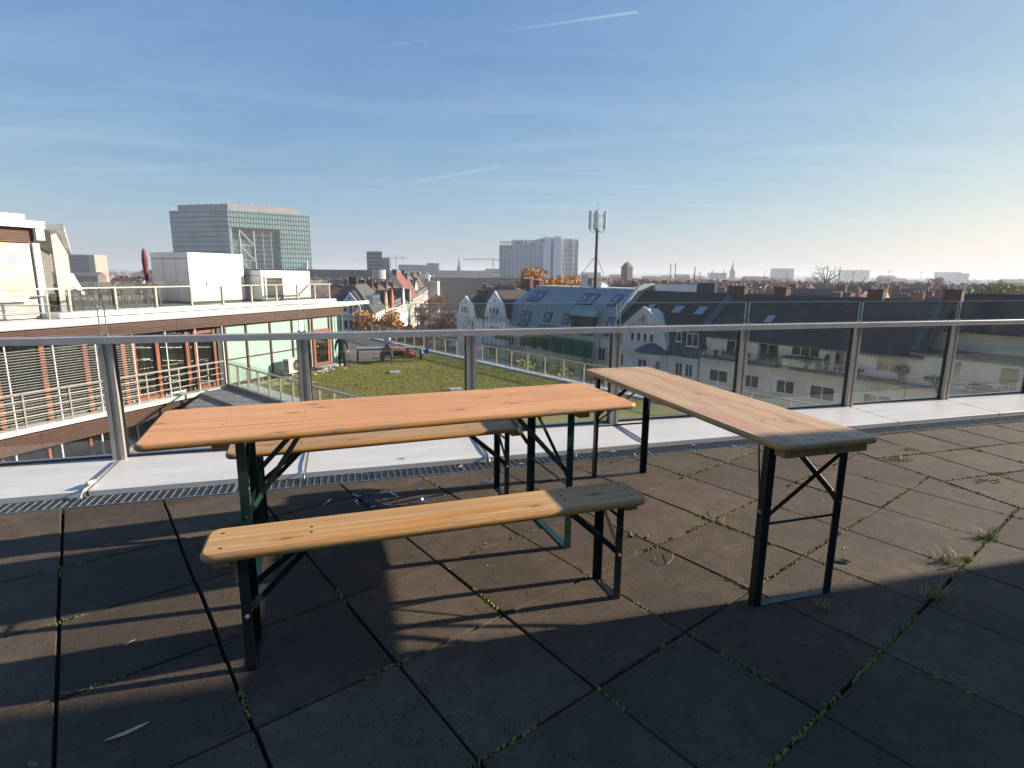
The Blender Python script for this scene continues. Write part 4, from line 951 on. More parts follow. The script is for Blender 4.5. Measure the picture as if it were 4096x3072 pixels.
for a, b in ((-.1, 2.1), (3.9, 5.6), (7.4, 9.2), (10.64, 12.87), (15.23, 17.4)):
    for z in (-9.72, -12.6, -15.5): window(h3, a, b, z, z+1.32, 0, 2)
x = 8.9
while x < 18.2: MB().tube([(x, -.74, -7.05), (x, -.74, -6.1)], .012, 4).build('railing_bar', STEEL, h3); x += .16
MB().tube([(8.9, -.74, -6.1), (18.1, -.74, -6.1)], .022, 6).build('railing_top', STEEL, h3)
for a, b, y in ((-1.3, 3.5, -.5), (3.7, 7.6, -.8)): MB().box(a, b, y, y+.01, -7.0, -6.25).build('glass_pane', GLASS, h3)
aw = MB()
for k in range(20): aw.box(11.2+.3*k, 11.2+.3*k+.15, -.28, -.26, -5.16, -4.98)
aw.build('awning_fringe', mk('faded_red_stripe', (.30, .12, .11), .8, 4, .2), h3); MB().box(11.2, 17.3, -.259, .88, -4.99, -4.93).build('awning', WALL_W, h3)
def slope_box(root, s0, s1, z0, z1, zs, zr, yr, y0, lift, mat, name, thick=.10):
    """a panel lying on the roof slope between heights z0 and z1"""
    k = (yr-y0)/(zr-zs); q = lambda s, z, d: (s, y0+(z-zs)*k-d*.6, z+d*.7)
    mb = MB(); mb.hexa([q(s0, z0, lift-thick), q(s1, z0, lift-thick), q(s1, z1, lift-thick), q(s0, z1, lift-thick), q(s0, z0, lift), q(s1, z0, lift), q(s1, z1, lift), q(s0, z1, lift)])
    return mb.build(name, mat, root)
SKYL = mk('skylight_glass', (.30, .36, .40), .12, .8, .2)
RS = (-4.62, -.45, 6.0, .2)
def skylight(root, s0, s1, z0, z1, lift=.14):
    o = slope_box(root, s0-.09, s1+.09, z0-.07, z1+.07, *RS, lift, ZINCD, 'skylight'); slope_box(root, s0, s1, z0, z1, *RS, lift+.02, SKYL, 'skylight_pane', .03).parent = o
skylight(h3, 4.3, 5.1, -3.2, -2.6)
for s, w_ in ((-1.75, .5), (18.3, .28)): slope_box(h3, s-w_, s+w_, -4.5, -.55, *RS, .13, ZINCD, 'flashing')
for s, p_ in ((-1.2, 4), (3.9, 0), (13.0, 3), (18.9, 3)): chimney(h3, s, 6.0, -1.2, .30 if s < 15 else .45, 2.0 if s < 0 else 1.3, .8, BRICKD, p_)
POTM = mk('terracotta_planter', (.16, .075, .045), .8, 6, .2); LEAFD = mk('dark_shrub_leaf', (.030, .050, .020), .7, 6, .5); LEAFY = mk('straw_grass', (.22, .16, .07), .8, 6, .4); GPOT = mk('grey_planter', (.16, .17, .18), .7, 5, .2)
def leaf_ball(mb, c, r, n, ls, rn, flat=1.0):
    for _ in range(n):
        while True:
            p = Vector((rn.uniform(-1, 1), rn.uniform(-1, 1), rn.uniform(-1, 1)))
            if .25 < p.length < 1: break
        q = Vector(c)+Vector((p.x*r[0], p.y*r[1], p.z*r[2])); a = Vector((rn.gauss(0, 1), rn.gauss(0, 1), rn.gauss(0, 1)*flat)).normalized(); b = a.cross(Vector((rn.gauss(0, 1), rn.gauss(0, 1), rn.gauss(0, 1)))).normalized()
        s = ls*rn.uniform(.6, 1.3); i = [mb.P(q+a*s), mb.P(q+b*s*.6), mb.P(q-a*s), mb.P(q-b*s*.6)]; mb.f.append(i)
def rloc(s, y, z): v = Matrix.Translation(R0) @ Matrix.Rotation(RAZ, 4, 'Z') @ Vector((s, y, z)); return tuple(v)
def potplant(s, y, h, r, label, leaf, potm=POTM, box=None, zb=-7.05):
    o = empty('potted_plant', rloc(s, y, zb), RAZ, label, 'plant'); rn = random.Random(int(s*100)+7)
    if box: MB().box(-box, box, -.2, .2, 0, .42).build('planter', potm, o)
    else: MB().lathe([(.14, 0), (.2, .36), (.22, .4)], 10).build('pot', potm, o)
    mb = MB(); leaf_ball(mb, (0, 0, .42+h/2), (r, r*.8, h/2), 190, .09, rn); mb.build('foliage', leaf, o)
    MB().tube([(0, 0, .3), (0, 0, .42+h*.4)], .02, 5).build('stem', BRICKD, o)
potplant(-.95, -.15, .85, .38, 'round bay tree in a white tub on the first roof balcony', LEAFD, TRIM); potplant(.6, -.2, .35, .25, 'small potted shrub beside the bay tree', LEAFD)
potplant(1.5, -.2, .35, .22, 'small dark potted plant in front of the balcony window', LEAFD, GPOT); potplant(2.6, -.25, .75, .5, 'straggly planter box plant left of the steel post', LEAFY, GPOT, .55)
potplant(4.3, -.4, .5, .3, 'little potted tree by the folded beige parasol', LEAFD, GPOT); potplant(6.2, -.5, 1.0, .75, 'tall straw coloured pampas grass in a long planter', LEAFY, GPOT, .8)
potplant(7.2, -.4, .9, .35, 'dry leafy shrub at the rounded balcony end', LEAFY, GPOT); potplant(10.2, -.3, 1.0, .65, 'spreading green bush on the second roof balcony', LEAFD, GPOT)
potplant(11.9, -.1, 1.25, .26, 'slim dark conifer in a pot by the balcony door', LEAFD, GPOT); potplant(14.6, -.3, .3, .5, 'low trailing plant at the balcony railing', LEAFD, GPOT)
potplant(17.9, -.2, 1.1, .55, 'climbing shrub at the right end of the white balcony', LEAFD, GPOT)
pr = empty('folded_parasol', rloc(5.5, -.3, -7.05), 0, 'folded beige parasol on the planted roof balcony', 'parasol')
MB().lathe([(.03, .5), (.10, .6), (.13, 1.2), (.10, 1.8), (.02, 2.0)], 8).build('canopy', mk('beige_canvas', (.30, .25, .19), .85, 6, .2), pr, True); MB().tube([(0, 0, 0), (0, 0, .6)], .025, 6).build('pole', STEEL, pr)
bt2 = empty('bistro_table', rloc(13.0, -.35, -7.05), 0, 'small round white table on the second roof balcony', 'table')
MB().lathe([(.36, .70), (.36, .73)], 14).build('tabletop', WFR, bt2); MB().tube([(0, 0, 0), (0, 0, .7)], .03, 6).build('leg', WFR, bt2)

# grey house with the carved gable
h2 = rframe('carved_gable_house', 'grey stone house with carved gable, domed bay and zinc mansard')
MB().box(-14.7, -1.46, 0, 11.5, GZ, -7.62).build('wall', WALL_G, h2)
gable_roof(h2, -14.7, -1.6, .8, 12, -4.3, -.47, T_DARK, yr=6.0, over=.1)
for a, b, z0, z1 in ((-11.6, -10.7, -2.78, -2.2), (-7.6, -6.4, -2.93, -2.17), (-4.4, -3.3, -2.92, -2.14)): skylight(h2, a, b, z0, z1)
mb = MB(); mb.hexa([(-14.7, .15, -7.6), (-1.5, .15, -7.6), (-1.5, 2, -7.6), (-14.7, 2, -7.6), (-14.7, 1.1, -4.3), (-1.5, 1.1, -4.3), (-1.5, 2, -4.3), (-14.7, 2, -4.3)]); mb.build('mansard', ZINCD, h2)
for k in range(9): MB().bar((-5.6+.5*k, .10, -7.55), (-5.6+.5*k, 1.05, -4.35), .03, .05).build('standing_seam', ZINCD, h2)
mb = MB(); mb.extr([(-13.0, -7.6), (-6.1, -7.6), (-6.0, -6.3), (-6.6, -4.9), (-7.0, -4.3), (-9.55, -2.45), (-12.3, -4.5), (-13.0, -5.4)], -.12, 2.5); mb.build('gable_wall', WALL_G, h2)
for p_, q_ in (((-12.65, 0, -4.72), (-9.55, 0, -2.36)), ((-9.55, 0, -2.36), (-6.5, 0, -4.55))): MB().bar((p_[0], -.05, p_[2]), (q_[0], -.05, q_[2]), .42, .16, (0, 1, 0)).build('gable_coping', TRIM, h2)
MB().box(-12.3, -6.9, -.20, -.121, -4.62, -4.50).build('cornice', TRIM, h2)
rl = MB(); rl.lathe([(.34, 0), (.42, .03), (.36, .07), (.20, .10)], 16); o = rl.build('relief', mk('weathered_relief', (.27, .25, .21), .9, 8, .4), h2); o.matrix_local = Matrix.Translation((-9.55, -.125, -3.65)) @ Matrix.Rotation(math.pi/2, 4, 'X') @ Matrix.Diagonal((.75, 1.15, 1, 1))
rn = random.Random(2)
for k in range(30):
    t = rn.uniform(-1, 1); z = -4.42+rn.uniform(0, .9)*(1-abs(t)); a = rn.uniform(0, 3)
    MB().bar((-9.55+t*1.9-.13*math.cos(a), -.135, z-.13*math.sin(a)), (-9.55+t*1.9+.13*math.cos(a), -.135, z+.13*math.sin(a)), .05, .05).build('relief_scroll', o.data.materials[0], h2)
for k in range(4): window(h2, -11.4+.99*k, -10.85+.99*k, -6.45+.03*k, -5.35, -.12, 1, t=.06)
mb = MB(); rr = []
for rad, z in ((2.55, -7.55), (2.35, -7.35), (1.2, -6.75), (.05, -6.35)): rr.append([mb.P((-7.95+rad*math.cos(math.pi+math.pi*k/10), -.1+rad*.62*math.sin(math.pi+math.pi*k/10), z)) for k in range(11)])
for a, b in zip(rr, rr[1:]):
    for k in range(10): mb.f.append([a[k], a[k+1], b[k+1], b[k]])
mb.build('bay_roof', ZINCD, h2)
mb = MB(); mb.prism([(-7.95+2.3*math.cos(math.pi+math.pi*k/10), .02+2.3*.62*math.sin(math.pi+math.pi*k/10)) for k in range(11)], GZ, -7.56); mb.build('bay_wall', WALL_G, h2)
window(h2, -3.63, -2.1, -6.32, -4.85, .45, 2); MB().box(-3.75, -1.98, .46, 1.5, -6.5, -4.7).build('dormer', ZINCD, h2); window(h2, -5.1, -4.4, -5.95, -4.82, .55, 1); MB().box(-5.2, -4.3, .56, 1.6, -6.05, -4.72).build('dormer', ZINCD, h2)
MB().box(-14.7, -1.46, -.25, -.01, -7.85, -7.62).build('cornice', TRIM, h2)
for z in (-9.8, -13.3, -16.8):
    for a, b, y in ((-13.9, -12.5, 0), (-9.0, -7.6, -1.40), (-6.6, -5.9, -1.15), (-4.62, -3.57, 0), (-3.27, -2.25, 0)): window(h2, a, b, z, z+1.52, y, 2)
MB().tube([(-1.5, -.12, -7.6), (-1.5, -.12, GZ)], .06, 6).build('downpipe', ZINCD, h2)

# house with the blue grey metal roof
h1 = rframe('metal_roof_house', 'corner house with blue grey standing seam metal roof')
MB().box(-38.3, -14.75, .3, 12, GZ, -6.62).build('wall', WALL_B, h1)
A_, B_, C_ = (0, -6.62), (1.4, -3.25), (5.0, -.38)
sL = (-38.6, -38.2, -36.2)
mb = MB(); mb.hexa([(sL[0], 0, -6.62), (-15.0, 0, -6.62), (-15.0, 8, -6.62), (sL[0], 8, -6.62), (sL[1], 1.4, -3.25), (-15.0, 1.4, -3.25), (-15.0, 8, -3.25), (sL[1], 8, -3.25)]); mb.build('lower_roof', ZINCR, h1)
mb = MB(); mb.hexa([(sL[1], 1.4, -3.249), (-15.0, 1.4, -3.249), (-15.0, 11, -3.249), (sL[1], 11, -3.249), (sL[2], 5, -.38), (-15.0, 5, -.38), (-15.0, 9, -.38), (sL[2], 9, -.38)]); mb.build('upper_roof', ZINCR, h1)
s = -37.9
while s < -15.2:
    if not -22.6 < s < -17.9: MB().bar((s, -.02, -6.6), (s, 1.385, -3.24), .035, .055).build('standing_seam', ZINCD, h1)
    if s > -36.4: MB().bar((s, 1.41, -3.22), (s, 4.99, -.36), .035, .055).build('standing_seam', ZINCD, h1)
    s += .62
MB().box(-38.3, -24.0, 1.30, 1.52, -3.26, -3.16).box(-17.2, -15.0, 1.30, 1.52, -3.26, -3.16).build('snow_guard', STEEL, h1)
MB().box(-36.2, -15, 4.9, 9.1, -.40, -.24).build('roof_edge', COPING, h1)
BLKW = mk('black_window_frame', (.012, .013, .014), .4, 4, .3); SKYR = mk('sky_reflecting_pane', (.10, .14, .18), .05, .4, .3)
def roofwin(s0, s1, z0, z1, P, Q, n=1):
    k = (Q[0]-P[0])/(Q[1]-P[1]); f = lambda s, z, d: (s, P[0]+(z-P[1])*k-d*.7, z+d*.5)
    mb = MB(); mb.hexa([f(s0, z0, -.1), f(s1, z0, -.1), f(s1, z1, -.1), f(s0, z1, -.1), f(s0, z0, .12), f(s1, z0, .12), f(s1, z1, .12), f(s0, z1, .12)]); o = mb.build('roof_window', BLKW, h1)
    for j in range(n):
        a, b = s0+(s1-s0)*j/n+.12, s0+(s1-s0)*(j+1)/n-.12; mb = MB(); mb.hexa([f(a, z0+.12, .10), f(b, z0+.12, .10), f(b, z1-.12, .10), f(a, z1-.12, .10), f(a, z0+.12, .135), f(b, z0+.12, .135), f(b, z1-.12, .135), f(a, z1-.12, .135)]); mb.build('pane', SKYR, o)
        mb = MB(); x = (a+b)/2; zc = (z0+z1)/2+.15; mb.hexa([f(x-.12, zc-.1, .137), f(x+.12, zc-.1, .137), f(x+.12, zc+.1, .137), f(x-.12, zc+.1, .137), f(x-.12, zc-.1, .142), f(x+.12, zc-.1, .142), f(x+.12, zc+.1, .142), f(x-.12, zc+.1, .142)]); mb.build('sticker', WFR, o)
for a, b, n in ((-35.4, -32.2, 2), (-23.9, -20.8, 2), (-18.0, -16.5, 1)): roofwin(a, b, -2.62, -1.12, B_, C_, n)
for a, b, z0, z1, n in ((-34.7, -32.2, -6.4, -4.1, 2), (-29.0, -27.5, -5.45, -4.0, 1), (-25.0, -23.5, -5.4, -3.95, 1), (-16.4, -15.1, -6.3, -3.95, 1)): roofwin(a, b, z0, z1, A_, B_, n)
MB().box(-22.4, -18.1, -.06, 1.0, -6.5, -4.0).build('loggia_frame', BLKW, h1)
for k in range(5): MB().box(-22.3+.84*k+.05, -22.3+.84*(k+1)-.05, -.09, -.061, -6.4, -4.1).build('loggia_pane', DKGLASS, h1)
mb = MB(); mb.hexa([(-22.6, -.1, -3.98), (-17.9, -.1, -3.98), (-17.9, 1.35, -3.98), (-22.6, 1.35, -3.98), (-22.6, .55, -3.2), (-17.9, .55, -3.2), (-17.9, 1.35, -3.2), (-22.6, 1.35, -3.2)]); mb.build('loggia_hood', ZINCR, h1)
s = -29.2
while s < -22.5: MB().box(s-.02, s+.02, -.14, -.10, -6.7, -5.75).build('railing_bar', BLKW, h1); s += .16
mb = MB(); mb.extr([(0, 0), (1, 0), (1, 1), (0, 1)], 0, 1); 
mb = MB(); q = [(-.2, -6.7), (1.3, -3.3), (4.9, .12), (9.0, .12), (11.2, -3.3), (11.2, -6.7)]
i0 = [mb.P((-15.0, y, z)) for y, z in q]; i1 = [mb.P((-14.55, y, z)) for y, z in q]; mb.f.append(i0[::-1]); mb.f.append(i1)
for k in range(6): mb.f.append([i0[k], i0[(k+1) % 6], i1[(k+1) % 6], i1[k]])
mb.build('party_wall', mk('fire_wall_panel', (.24, .235, .21), .7, .8, .12), h1)
for (y0, z0), (y1, z1) in zip(q[:3], q[1:4]): MB().bar((-14.78, y0, z0+.04), (-14.78, y1, z1+.04), .55, .06, (0, .3, 1)).build('wall_capping', COPING, h1)
for z, n in ((-9.7, 8), (-12.9, 8), (-16.2, 8)):
    for k in range(n): window(h1, -37.2+2.85*k, -35.9+2.85*k, z, z+1.75, .3, 2)
dm = empty('roof_light_dome', rloc(-24.0, 7.0, -.24), RAZ, 'white dome rooflight on the metal roof beside the mast', 'rooflight')
MB().box(-1.0, 1.0, -.7, .7, 0, .35).build('curb', WHITE, dm); mb = MB(); mb.hexa([(-1.05, -.75, .36), (1.05, -.75, .36), (1.05, .75, .36), (-1.05, .75, .36), (-.55, -.35, .62), (.55, -.35, .62), (.55, .35, .62), (-.55, .35, .62)]); mb.build('dome', WHITE, dm)
# cream annex at the right end of the row
h4 = rframe('cream_annex', 'flat roofed cream annex with terrace railing at the far right')
MB().box(18.25, 34, .15, 9, GZ, -4.72).build('wall', WALL_C, h4); MB().box(18.2, 34.1, -.05, 9.1, -4.715, -4.50).build('roof', ZINCD, h4)
MB().box(18.3, 34, 4.6, 11, -4.49, -2.2).build('upper_wall', WALL_C, h4); gable_roof(h4, 19.2, 34, 4.2, 12, -2.4, .2, T_DARK, over=.5)
window(h4, 21.2, 21.75, -5.9, -4.85, .15, 1); window(h4, 24.0, 25.2, -6.9, -4.9, .15, 1); window(h4, 27.5, 29.5, -6.5, -4.95, .15, 2)
MB().box(18.3, 34, -1.6, .14, -7.25, -7.05).build('terrace_slab', CONC, h4)
for z in (-6.05, -6.38, -6.7): MB().tube([(18.4, -1.5, z), (34, -1.5, z)], .022, 6).build('railing_bar', STEEL, h4)
x = 18.4
while x < 34: MB().tube([(x, -1.5, -7.05), (x, -1.5, -6.05)], .025, 6).build('railing_post', STEEL, h4); x += 2.2
potplant(20.3, -.6, .5, .7, 'wide low bush on the cream annex terrace', LEAFD, GPOT); potplant(23.2, -.5, .25, .8, 'low dark plant box below the annex railing', LEAFD, BLKP, .9)

# twin gabled white house at the corner
h0 = rframe('twin_gable_house', 'white corner house with two curved gables and brown hipped roof')
MB().box(-53.8, -36.8, .6, 13, GZ, -6.05).build('wall', WALL_W, h0)
mb = MB(); mb.hexa([(-53.8, .4, -6.0), (-36.8, .4, -6.0), (-36.8, 13, -6.0), (-53.8, 13, -6.0), (-48.6, 6.2, -.55), (-43.4, 6.2, -.55), (-43.4, 8.2, -.55), (-48.6, 8.2, -.55)]); mb.build('hipped_roof', T_TAN, h0)
mb = MB(); mb.hexa([(-44, 2.5, -6.0), (-30.5, 2.5, -6.0), (-30.5, 13, -6.0), (-44, 13, -6.0), (-44, 7.5, -.95), (-30.5, 7.5, -.95), (-30.5, 8, -.95), (-44, 8, -.95)]); mb.build('rear_roof', T_TAN, h0)
MB().bar((-30.3, 2.3, -5.8), (-30.3, 7.6, -.75), .6, .15, (0, .3, 1)).build('gable_coping', COPING, h0)
for s0, s1, ap, kz, ez, y in ((-52.6, -46.75, -2.3, -3.8, -6.0, -.05), (-43.3, -37.15, -1.2, -3.15, -5.6, -.45)):
    sc = (s0+s1)/2; k = (s1-s0)
    pr_ = [(s0, ez), (s1, ez), (s1-.08*k, (ez+kz)/2), (s1-.15*k, kz), (sc, ap), (s0+.15*k, kz), (s0+.08*k, (ez+kz)/2)]
    mb = MB(); mb.extr(pr_, y, y+.4); mb.build('gable_wall', WALL_W, h0)
    mb = MB(); mb.extr([(a+(.22 if a < sc else -.22 if a > sc else 0)*-1, b+.12) for a, b in pr_], y+.401, 6.0); mb.build('gable_roof', T_DARK, h0)
    for j in range(3): window(h0, sc-1.45+1.0*j, sc-.75+1.0*j, ez+.70, ez+1.75 if y > -.2 else ez+1.7, y, 1)
    window(h0, sc-.2, sc+.2, kz+.1, kz+.75, y, 1, sill=False)
for j in range(3):
    for z in (-8.1, -11.6, -15.1): window(h0, -51.1+1.15*j, -50.3+1.15*j, z, z+1.45, .6, 1); window(h0, -41.6+.95*j, -40.9+.95*j, z-.15, z+1.2, -.45, 1)
MB().box(-42.3, -37.1, -.45, .59, GZ, -5.62).build('bay_wall', WALL_W, h0)
MB().box(-42.3, -37.1, -.60, -.44, -5.75, -5.58).build('balcony_edge', TRIM, h0)
for k in range(26): MB().box(-42.2+.2*k, -42.16+.2*k, -.58, -.54, -5.57, -4.95).build('railing_bar', WFR, h0)
MB().tube([(-44.9, .45, -6.1), (-44.9, .45, GZ)], .07, 6).build('downpipe', ZINCD, h0)
chimney(h0, -43.5, 9, -2, .6, 2.6, 1.0, BRICK, 4); chimney(h0, -40.5, 9, -2, .4, 1.6, 1.0, BRICK, 3)
MB().box(-56.5, -53.8, 7, 13, GZ, -1.6).build('side_block', T_DARK, h0)
# railing on the roof behind
rr_ = empty('roof_railing', rloc(-37.2, 5.5, -2.6), RAZ, 'white tubular roof railing between twin gables and metal roof', 'railing')
for z in (0, .55, 1.1): MB().tube([(0, 0, z), (3.2, 0, z)], .04, 5).build('rail', WFR, rr_)
for x in (0, 1.6, 3.2): MB().tube([(x, 0, -.4), (x, 0, 1.1)], .04, 5).build('post', WFR, rr_)

# scaffold in front of the metal roof house
sc_o = empty('scaffold', R0, RAZ, 'steel scaffold with green netting below the metal roof', 'scaffold')
STUBE = mk('scaffold_tube', (.16, .20, .19), .5, 5, .2, metal=.5); SDECK = mk('red_brown_deck', (.17, .075, .055), .8, 3, .3); NETM = m_glass('green_safety_net', (.42, .62, .52), refl=.02, base=-.03, veil=(.02, .20, .13), dirt=.38)
for k in range(11):
    s = -41.5+2.57*k
    for y in (-1.9, -1.0): MB().tube([(s, y, GZ), (s, y, -6.0 if k > 2 else -4.4)], .035, 5).build('standard', STUBE, sc_o)
for j, z in enumerate((-7.9, -9.9, -11.9, -13.9, -15.9)):
    for k in range(5):
        a = -41.5+5.1*k
        if (j*3+k) % 4 != 1: MB().box(a, a+4.9, -1.85, -1.05, z-.06, z).build('deck_board', SDECK if (j+k) % 2 else WOODL, sc_o)
    for dz in (.5, 1.0): MB().tube([(-41.5, -1.92, z+dz), (-15.8, -1.92, z+dz)], .025, 5).build('guard_rail', STUBE, sc_o)
for k in range(5): MB().tube([(-41.4+5.1*k, -1.95, -11.9), (-38.9+5.1*k, -1.95, -9.9)], .022, 5).build('brace', STUBE, sc_o)
for a, b, z0, z1 in ((-30.5, -24.5, -8.9, -6.9), (-24.3, -16.0, -9.2, -7.0), (-18.0, -15.9, -12.5, -9.4), (-38.0, -34, -8.6, -7.2)): MB().box(a, b, -2.0, -1.97, z0, z1).build('safety_net', NETM, sc_o)

# ================================================================== side street of old houses (left of centre)
def lframe(name, label, cat='house'): return empty(name, L0, LAZ, label, cat)
def street_house(s0, s1, eave, ridge, wall, roof, label, dormers=0, fin=None, wins=True, depth=11, chim=1, band=None):
    h = lframe('street_house', label)
    MB().box(s0+.02, s1-.02, 0, depth, GZ, eave).build('wall', wall, h); gable_roof(h, s0, s1, 0, depth, eave, ridge, roof, over=.35); ends(h, s0+.03, s1-.03, .1, depth-.1, eave, ridge-.2, wall if fin is None else WALL_K)
    MB().box(s0, s1, -.35, -.02, eave-.35, eave-.05).build('cornice', TRIM, h)
    n = max(2, int((s1-s0)/2.4))
    if wins:
        for z in (eave-2.6, eave-5.9, eave-9.2):
            for k in range(n): a = s0+(s1-s0)*(k+.27)/n; window(h, a, a+1.05, z, z+1.75, 0, 1)
    for k in range(dormers):
        a = s0+(s1-s0)*(k+.5)/dormers; zb = eave+.5
        MB().box(a-.55, a+.55, .15, 3.2, zb, zb+1.5).build('dormer', WALL_W, h); window(h, a-.4, a+.4, zb+.25, zb+1.3, .15, 1, sill=False)
        MB().box(a-.7, a+.7, .0, 3.4, zb+1.501, zb+1.65).build('dormer_roof', ZINCD, h)
    if fin:
        c_, wd_, ap = fin; mb = MB(); i0 = [(c_-wd_, eave), (c_+wd_, eave), (c_+wd_*.85, eave+ap*.45), (c_+.35, ap+eave), (c_-.35, ap+eave), (c_-wd_*.85, eave+ap*.45)]
        mb.extr(i0, -.12, .25); mb.build('front_gable', wall, h); mb = MB(); mb.extr([(c_-wd_*.9, eave), (c_+wd_*.9, eave), (c_+wd_*.75, eave+ap*.45), (c_, eave+ap-.2), (c_-wd_*.75, eave+ap*.45)], .251, 5); mb.build('gable_roof', T_DARK, h)
        window(h, c_-.5, c_+.5, eave+.6, eave+2.2, -.12, 2)
    for k in range(chim): chimney(h, s0+.5 if k == 0 else s1-.5, depth/2-.6, ridge-1.5, ridge+.9, .7, 1.4, BRICKD, 2)
    return h
# nearest: white mansard house with a gable towards us
wh = lframe('mansard_corner_house', 'white house with curved gable facing us and striped dark mansard roof')
MB().box(0, 17.6, 0, 10, GZ, -6.4).build('wall', WALL_W, wh)
mb = MB(); mb.hexa([(-.3, -.4, -6.4), (17.6, -.4, -6.4), (17.6, 10.3, -6.4), (-.3, 10.3, -6.4), (3.4, 3.9, -.85), (17.6, 3.9, -.85), (17.6, 5.8, -.85), (3.4, 5.8, -.85)]); mb.build('mansard_roof', T_GREY, wh)
G_ = Matrix.Rotation(-math.pi/2, 4, 'Z')                       # gable built facing -x of the frame
gm_ = Matrix(((0, 1, 0, 0), (1, 0, 0, 0), (0, 0, 1, 0), (0, 0, 0, 1)))   # swap x and y: profile runs across the street front
def gab(y0, y1, prof, x0, x1, mat, name):
    mb = MB(gm_); mb.extr(prof, x0, x1); mb.f = [f[::-1] for f in mb.f]; return mb.build(name, mat, wh)
pf = [(2.0, -6.4), (6.1, -6.4), (5.9, -4.9), (5.4, -3.9), (4.05, -2.2), (2.7, -3.9), (2.2, -4.9)]
gab(0, 0, pf, -1.2, -.8, WALL_W, 'gable_wall'); gab(0, 0, [(a+(.3 if a > 4.05 else -.3), b+.25) for a, b in pf], -.79, 4, T_DARK, 'gable_roof')
MB().box(-1.2, 0, 2.0, 6.1, GZ, -6.41).build('bay_wall', WALL_W, wh)
for y, z0, z1 in ((4.0, -6.3, -4.3), (3.0, -5.9, -4.3), (5.0, -5.9, -4.3), (3.0, -9.2, -7.6), (4.0, -9.2, -7.6), (5.0, -9.2, -7.6)): MB().box(-1.26, -1.201, y-.3, y+.3, z0, z1).build('window', PANE, wh)
MB().box(-1.24, -1.201, 3.85, 4.25, -3.5, -3.1).build('oculus', PANE, wh)
for k in range(15): MB().box(-2.0, -1.97, 2.2+.26*k, 2.23+.26*k, -6.4, -5.5).build('railing_bar', BLKW, wh)
MB().box(-2.05, -1.2, 2.0, 6.1, -6.58, -6.42).build('balcony', TRIM, wh); MB().box(-2.0, -1.96, 2.0, 6.1, -5.5, -5.44).build('railing_top', BLKW, wh)
for k in range(4):
    a = 5.2+2.6*k; MB().box(a-.1, a+1.6, .6, 3.6, -5.2, -3.2).build('dormer', ZINCD, wh); MB().box(a-.25, a-.1, .45, 3.6, -5.3, -3.0).build('dormer_cheek', WFR, wh); window(wh, a+.1, a+1.4, -5.0, -3.4, .6, 1, sill=False)
for z in (-9.0, -12.3, -15.6):
    for k in range(5): window(wh, 2+3.1*k, 3.2+3.1*k, z, z+1.8, 0, 1)
chimney(wh, 6.0, 4.6, -2.0, .55, 1.0, 1.6, BRICKD, 0)
street_house(17.6, 28.8, -6.9, -1.0, WALL_Y, T_BRN, 'ochre street house with stepped front gable after the white mansard', 0, (20.5, 2.2, 4.2), chim=2)
street_house(28.8, 37.5, -7.1, -1.6, WALL_R, T_DARK, 'narrow orange red street house with tall front gable', 0, (32.5, 2.3, 4.6), chim=1)
street_house(37.5, 55, -7.5, -1.8, WALL_W, T_BRN, 'wide white street house with small roof dormers', 4, chim=2)
street_house(55, 72, -7.9, -2.2, WALL_W, T_TAN, 'white street house with two pale pointed gables', 0, (61, 2.4, 5.2), chim=2)
street_house(72, 90, -8.4, -2.4, WALL_GR, T_BRN, 'pale green street house with bay fronts', 0, (83, 2.2, 5.0), chim=1)
rh = street_house(90, 120, -7.6, 1.9, WALL_C, T_RED, 'tall street house with steep red tiled roof and dark brick end', 0, chim=2, depth=13)
MB().box(89.7, 89.98, 1.2, 12, -8, -4.9).build('end_wall', WALL_K, rh)
street_house(120, 152, -7.6, .6, WALL_C, T_TAN, 'cream street house with brown roof and a row of pale dormers', 6, chim=2)
street_house(152, 189, -7.2, 1.2, WALL_C, T_BRN, 'long cream apartment house with brown roof far down the street', 5, chim=2)
tw = street_house(189, 240, -9.0, -6.0, WALL_B, T_GREY, 'beige apartment block with balconies at the end of the street', 0, chim=0)
MB().box(200, 230, .5, 11, -9, .8).build('tower_part', WALL_C, tw); MB().box(199.4, 200, -.2, 1.4, -9, 2.2).build('white_fin', WALL_W, tw)
for z in (-16, -13, -10):
    for s in (205, 214, 223): MB().box(s, s+4, -1.5, -.01, z, z+1.0).build('balcony', WALL_W, tw)
wh2 = lframe('warehouse', 'long grey brown warehouse behind the old street houses'); wh2.rotation_euler.z = 0; wh2.location = (0, 0, 0)
MB().box(-66, 25, 330, 345, GZ, -1.0).build('wall', mk('grey_brown_cladding', (.13, .115, .105), .8, .05, .15), wh2); MB().box(-66.3, 25.3, 329.8, 345.2, -.999, -.5).build('parapet', DKCLAD, wh2)
for k in range(5): MB().box(-60+17*k, -54+17*k, 329.75, 329.99, -4.2, -3.4).build('window_band', PANE, wh2)
